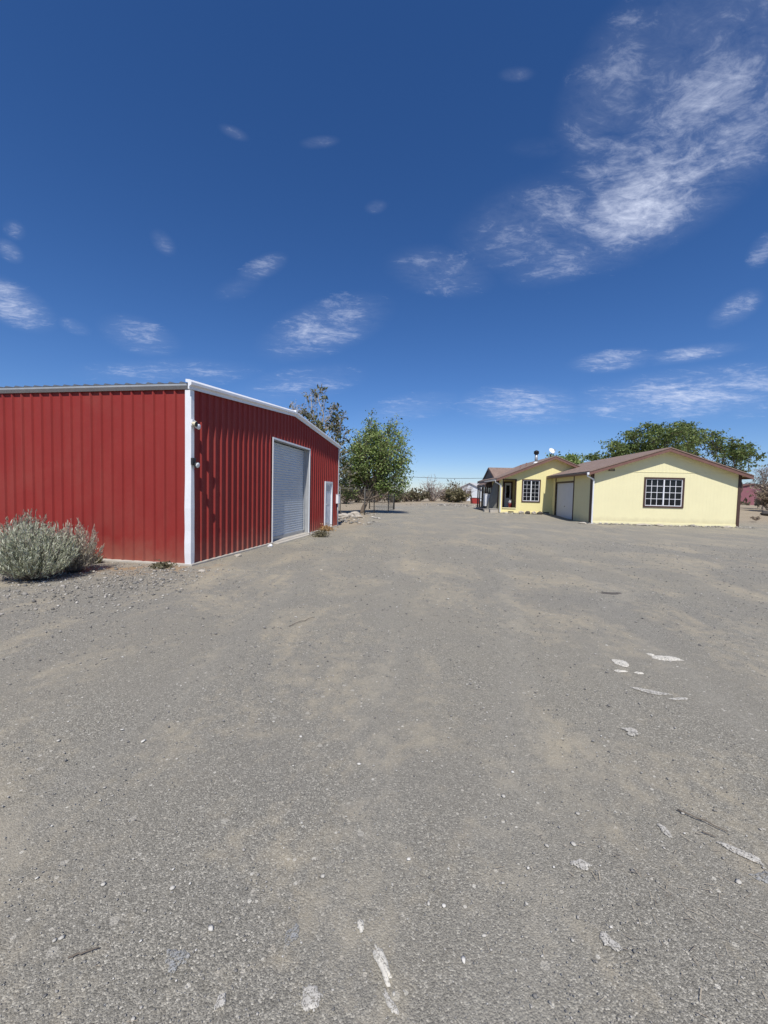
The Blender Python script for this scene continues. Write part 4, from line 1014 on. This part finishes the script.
def stick(label, p0, p1, r_, seed):
    random.seed(seed); mb = MB(); limb(mb, (0, 0, r_), (p1[0]-p0[0], p1[1]-p0[1], r_*1.6), r_, r_*.6, .04, 7, 6)
    o = mb.build('stick', M['stick']); o.location = (p0[0], p0[1], .002); tag(o, label, 'stick', 'sticks on the drive')
stick('thin straight dark stick near the right edge of the drive', (1.50, 1.93), (1.64, 1.80), .0035, 61)
stick('tiny dark twig just below the straight stick', (1.52, 1.80), (1.56, 1.77), .003, 62)
stick('pale brown twig lying in the left of the drive', (-1.05, 4.5), (-.82, 4.85), .004, 63)
stick('curved dark twig in the far lower left', (-1.0, 1.24), (-.92, 1.27), .003, 64)
for i, (x, y, lab) in enumerate(((5.55, 5.25, 'dark clod of litter at the right edge, farther one'), (4.75, 4.55, 'dark clod of litter at the right edge, middle one'), (4.25, 3.9, 'dark clod of litter at the right edge, nearest one'))):
    rock('litter_clod', lab, (x, y, 0), (.16, .07, .03), M['dark_stone'], 'clod', 'dark clods on the drive', seed=70+i)

# ------------------------------------------------------------------ world: sky and cirrus
world = bpy.data.worlds.new('World'); scene.world = world; world.use_nodes = True
world.cycles.sampling_method = 'MANUAL'; world.cycles.sample_map_resolution = 256
nt = world.node_tree; nt.nodes.clear()
out = nt.nodes.new('ShaderNodeOutputWorld'); bg = nt.nodes.new('ShaderNodeBackground'); nt.links.new(bg.outputs[0], out.inputs[0])
SUN = Vector((-.006, -.70, 1.0)).normalized(); EL = math.asin(SUN.z); AZ = math.atan2(SUN.x, SUN.y)
sky = nt.nodes.new('ShaderNodeTexSky'); sky.sky_type = 'NISHITA'; sky.sun_disc = False
sky.sun_elevation = EL; sky.sun_rotation = AZ; sky.altitude = 800; sky.air_density = 1.0; sky.dust_density = .2; sky.ozone_density = 1.6
SKY_STRENGTH = .075
hs = nt.nodes.new('ShaderNodeHueSaturation'); hs.inputs['Saturation'].default_value = 1.15; hs.inputs['Value'].default_value = 1.0; nt.links.new(mixc(nt, 1.0, sky.outputs[0], (.78,.87,1.12), 'MULTIPLY'), hs.inputs['Color'])
tc = nt.nodes.new('ShaderNodeTexCoord'); D = tc.outputs['Generated']
sp = nt.nodes.new('ShaderNodeSeparateXYZ'); nt.links.new(D, sp.inputs[0])
CL = [(32.4, 31.5, 15, 7.5, 3.6, .86), (36.4, 39.0, 20, 6.0, 6.5, .64), (27.6, 40.5, 50, 4.6, 3.4, .62), (19.6, 31.4, 0, 7.0, 3.4, .62), (23.5, 28.2, 5, 5.5, 2.0, .62), (7.0, 28.1, -9, 5.0, 2.0, .55), (16.2, 43.8, -10, 1.3, 0.4, 0.5), (40.1, 19.6, 25, 1.7, 1.1, 0.7), (28.8, 16.4, -2, 3.5, 1.0, 0.75), (36.5, 16.0, -1, 3.6, 0.7, 0.7), (36.7, 11.7, -1, 10, 2.2, 0.74), (18.2, 12.0, -3, 6.2, 2.0, 0.75), (3.3, 11.9, 10, 5.5, 1.5, 0.5), (-8.8, 21.5, 21, 6.6, 2.4, 0.68), (-17.2, 27.2, 30, 2.4, 0.9, 0.6), (-20.2, 24.7, 27, 2.4, 0.9, 0.35), (-31.1, 17.4, -5, 3.0, 1.6, 0.6), (-42.7, 17.9, -16, 2.6, 1.6, .82), (-42.7, 22.5, -33, 0.8, 0.7, 0.7), (-42.3, 24.4, -32, 0.6, 0.7, 0.45), (-28.8, 27.4, -35, 1.0, 0.8, 0.5), (-20.8, 38.5, -2, 1.1, 0.4, 0.5), (-9.9, 39.4, 11, 1.6, 0.4, 0.5), (-2.1, 34.5, 10, 1.0, 0.5, 0.5), (-27.6, 14.1, 9, 7.6, 1.3, 0.5), (-12.1, 14.3, 14, 6.6, 1.8, 0.5), (42.1, 24.3, 63, 1.2, 0.9, 0.5), (-37.5, 17.1, -10, 1.1, 0.6, 0.5), (20.4, 38.0, -12, 3.1, 0.7, 0.3), (38.5, 33.2, 35, 4.5, 3.2, .68), (33, 35, 20, 9, 5.5, .52),
      (80, 30, 20, 12, 5, .7), (-85, 25, 10, 10, 3, .6), (140, 35, 0, 14, 5, .6), (-150, 28, 30, 12, 4, .6)]
acc = None
for (az, el, rot, a, b_, s) in CL:
    c = Vector((math.sin(R(az))*math.cos(R(el)), math.cos(R(az))*math.cos(R(el)), math.sin(R(el))))
    e1 = Vector((math.cos(R(az)), -math.sin(R(az)), 0)); n1 = e1.cross(c)
    t1 = e1*math.cos(R(rot))+n1*math.sin(R(rot)); t2 = n1*math.cos(R(rot))-e1*math.sin(R(rot))
    def dot(v, k):
        d = nt.nodes.new('ShaderNodeVectorMath'); d.operation = 'DOT_PRODUCT'; nt.links.new(D, d.inputs[0]); d.inputs[1].default_value = v*k; return d.outputs['Value']
    u = dot(t1, 1/math.sin(R(a))); v = dot(t2, 1/math.sin(R(b_)))
    q = math_(nt, 'MULTIPLY_ADD', u, u, math_(nt, 'MULTIPLY', v, v))
    m_ = math_(nt, 'MULTIPLY_ADD', q, -.42*s, s)
    acc = m_ if acc is None else math_(nt, 'MAXIMUM', acc, m_)
# wisps: noise on the cloud deck plane, stretched by the wind
zz = math_(nt, 'ADD', math_(nt, 'MAXIMUM', sp.outputs[2], 0), .12)
cx_ = math_(nt, 'DIVIDE', sp.outputs[0], zz); cy_ = math_(nt, 'DIVIDE', sp.outputs[1], zz)
cb = nt.nodes.new('ShaderNodeCombineXYZ'); nt.links.new(cx_, cb.inputs[0]); nt.links.new(cy_, cb.inputs[1])
mp = nt.nodes.new('ShaderNodeMapping'); mp.inputs['Rotation'].default_value = (0, 0, R(-52)); mp.inputs['Scale'].default_value = (1.0, 1.75, 1); nt.links.new(cb.outputs[0], mp.inputs[0])
w1 = nz(nt, 3.4, 7, .70, mp.outputs[0], .5); w2 = nz(nt, 15, 5, .72, mp.outputs[0], .6)
w = math_(nt, 'ADD', math_(nt, 'MULTIPLY', w1, .65), math_(nt, 'MULTIPLY', w2, .35))
wn = math_(nt, 'MULTIPLY', math_(nt, 'SUBTRACT', w, .37), 3.6, clamp=True)          # 0..1 streaks
acc = math_(nt, 'MAXIMUM', acc, -1)
veil = math_(nt, 'MULTIPLY', math_(nt, 'POWER', math_(nt, 'MAXIMUM', acc, 0), 2), math_(nt, 'MULTIPLY_ADD', wn, .40, .07))
dens = math_(nt, 'MULTIPLY_ADD', wn, 1.15, math_(nt, 'SUBTRACT', acc, .98))
dens = math_(nt, 'MULTIPLY', math_(nt, 'MAXIMUM', dens, 0), .95, clamp=True)
dens = math_(nt, 'ADD', math_(nt, 'MULTIPLY', math_(nt, 'POWER', dens, 1.35), .52), veil, clamp=True)
col = mixc(nt, dens, hs.outputs[0], (8.2, 8.8, 10.6))
nt.links.new(col, bg.inputs[0]); bg.inputs[1].default_value = SKY_STRENGTH

sun = bpy.data.lights.new('sun', 'SUN'); sun.energy = 3.9; sun.angle = R(.53); sun.color = (1, .955, .89)
so = bpy.data.objects.new('sun', sun); COL.objects.link(so); so.rotation_euler = SUN.to_track_quat('Z', 'Y').to_euler(); so.location = (0, -20, 30)

# ------------------------------------------------------------------ camera
cam = bpy.data.cameras.new('camera'); co_ = bpy.data.objects.new('camera', cam); COL.objects.link(co_); scene.camera = co_
cam.sensor_fit = 'VERTICAL'; cam.sensor_height = 32; cam.lens = 400.8/1024*32; cam.clip_end = 4000; cam.clip_start = .05
p_, r_ = .048, .0235
fwd = Vector((0, math.cos(p_), -math.sin(p_))); R0 = Vector((1,0,0)); U0 = Vector((0, math.sin(p_), math.cos(p_)))
X = R0*math.cos(r_)+U0*math.sin(r_); Y = U0*math.cos(r_)-R0*math.sin(r_)
mt = Matrix((X, Y, -fwd)).transposed().to_4x4(); mt.translation = Vector((0, 0, 1.55)); co_.matrix_world = mt
vs = scene.view_settings; vs.view_transform = 'Standard'; vs.look = 'None'; vs.gamma = 1; vs.exposure = .4
scene.render.resolution_x = 768; scene.render.resolution_y = 1024
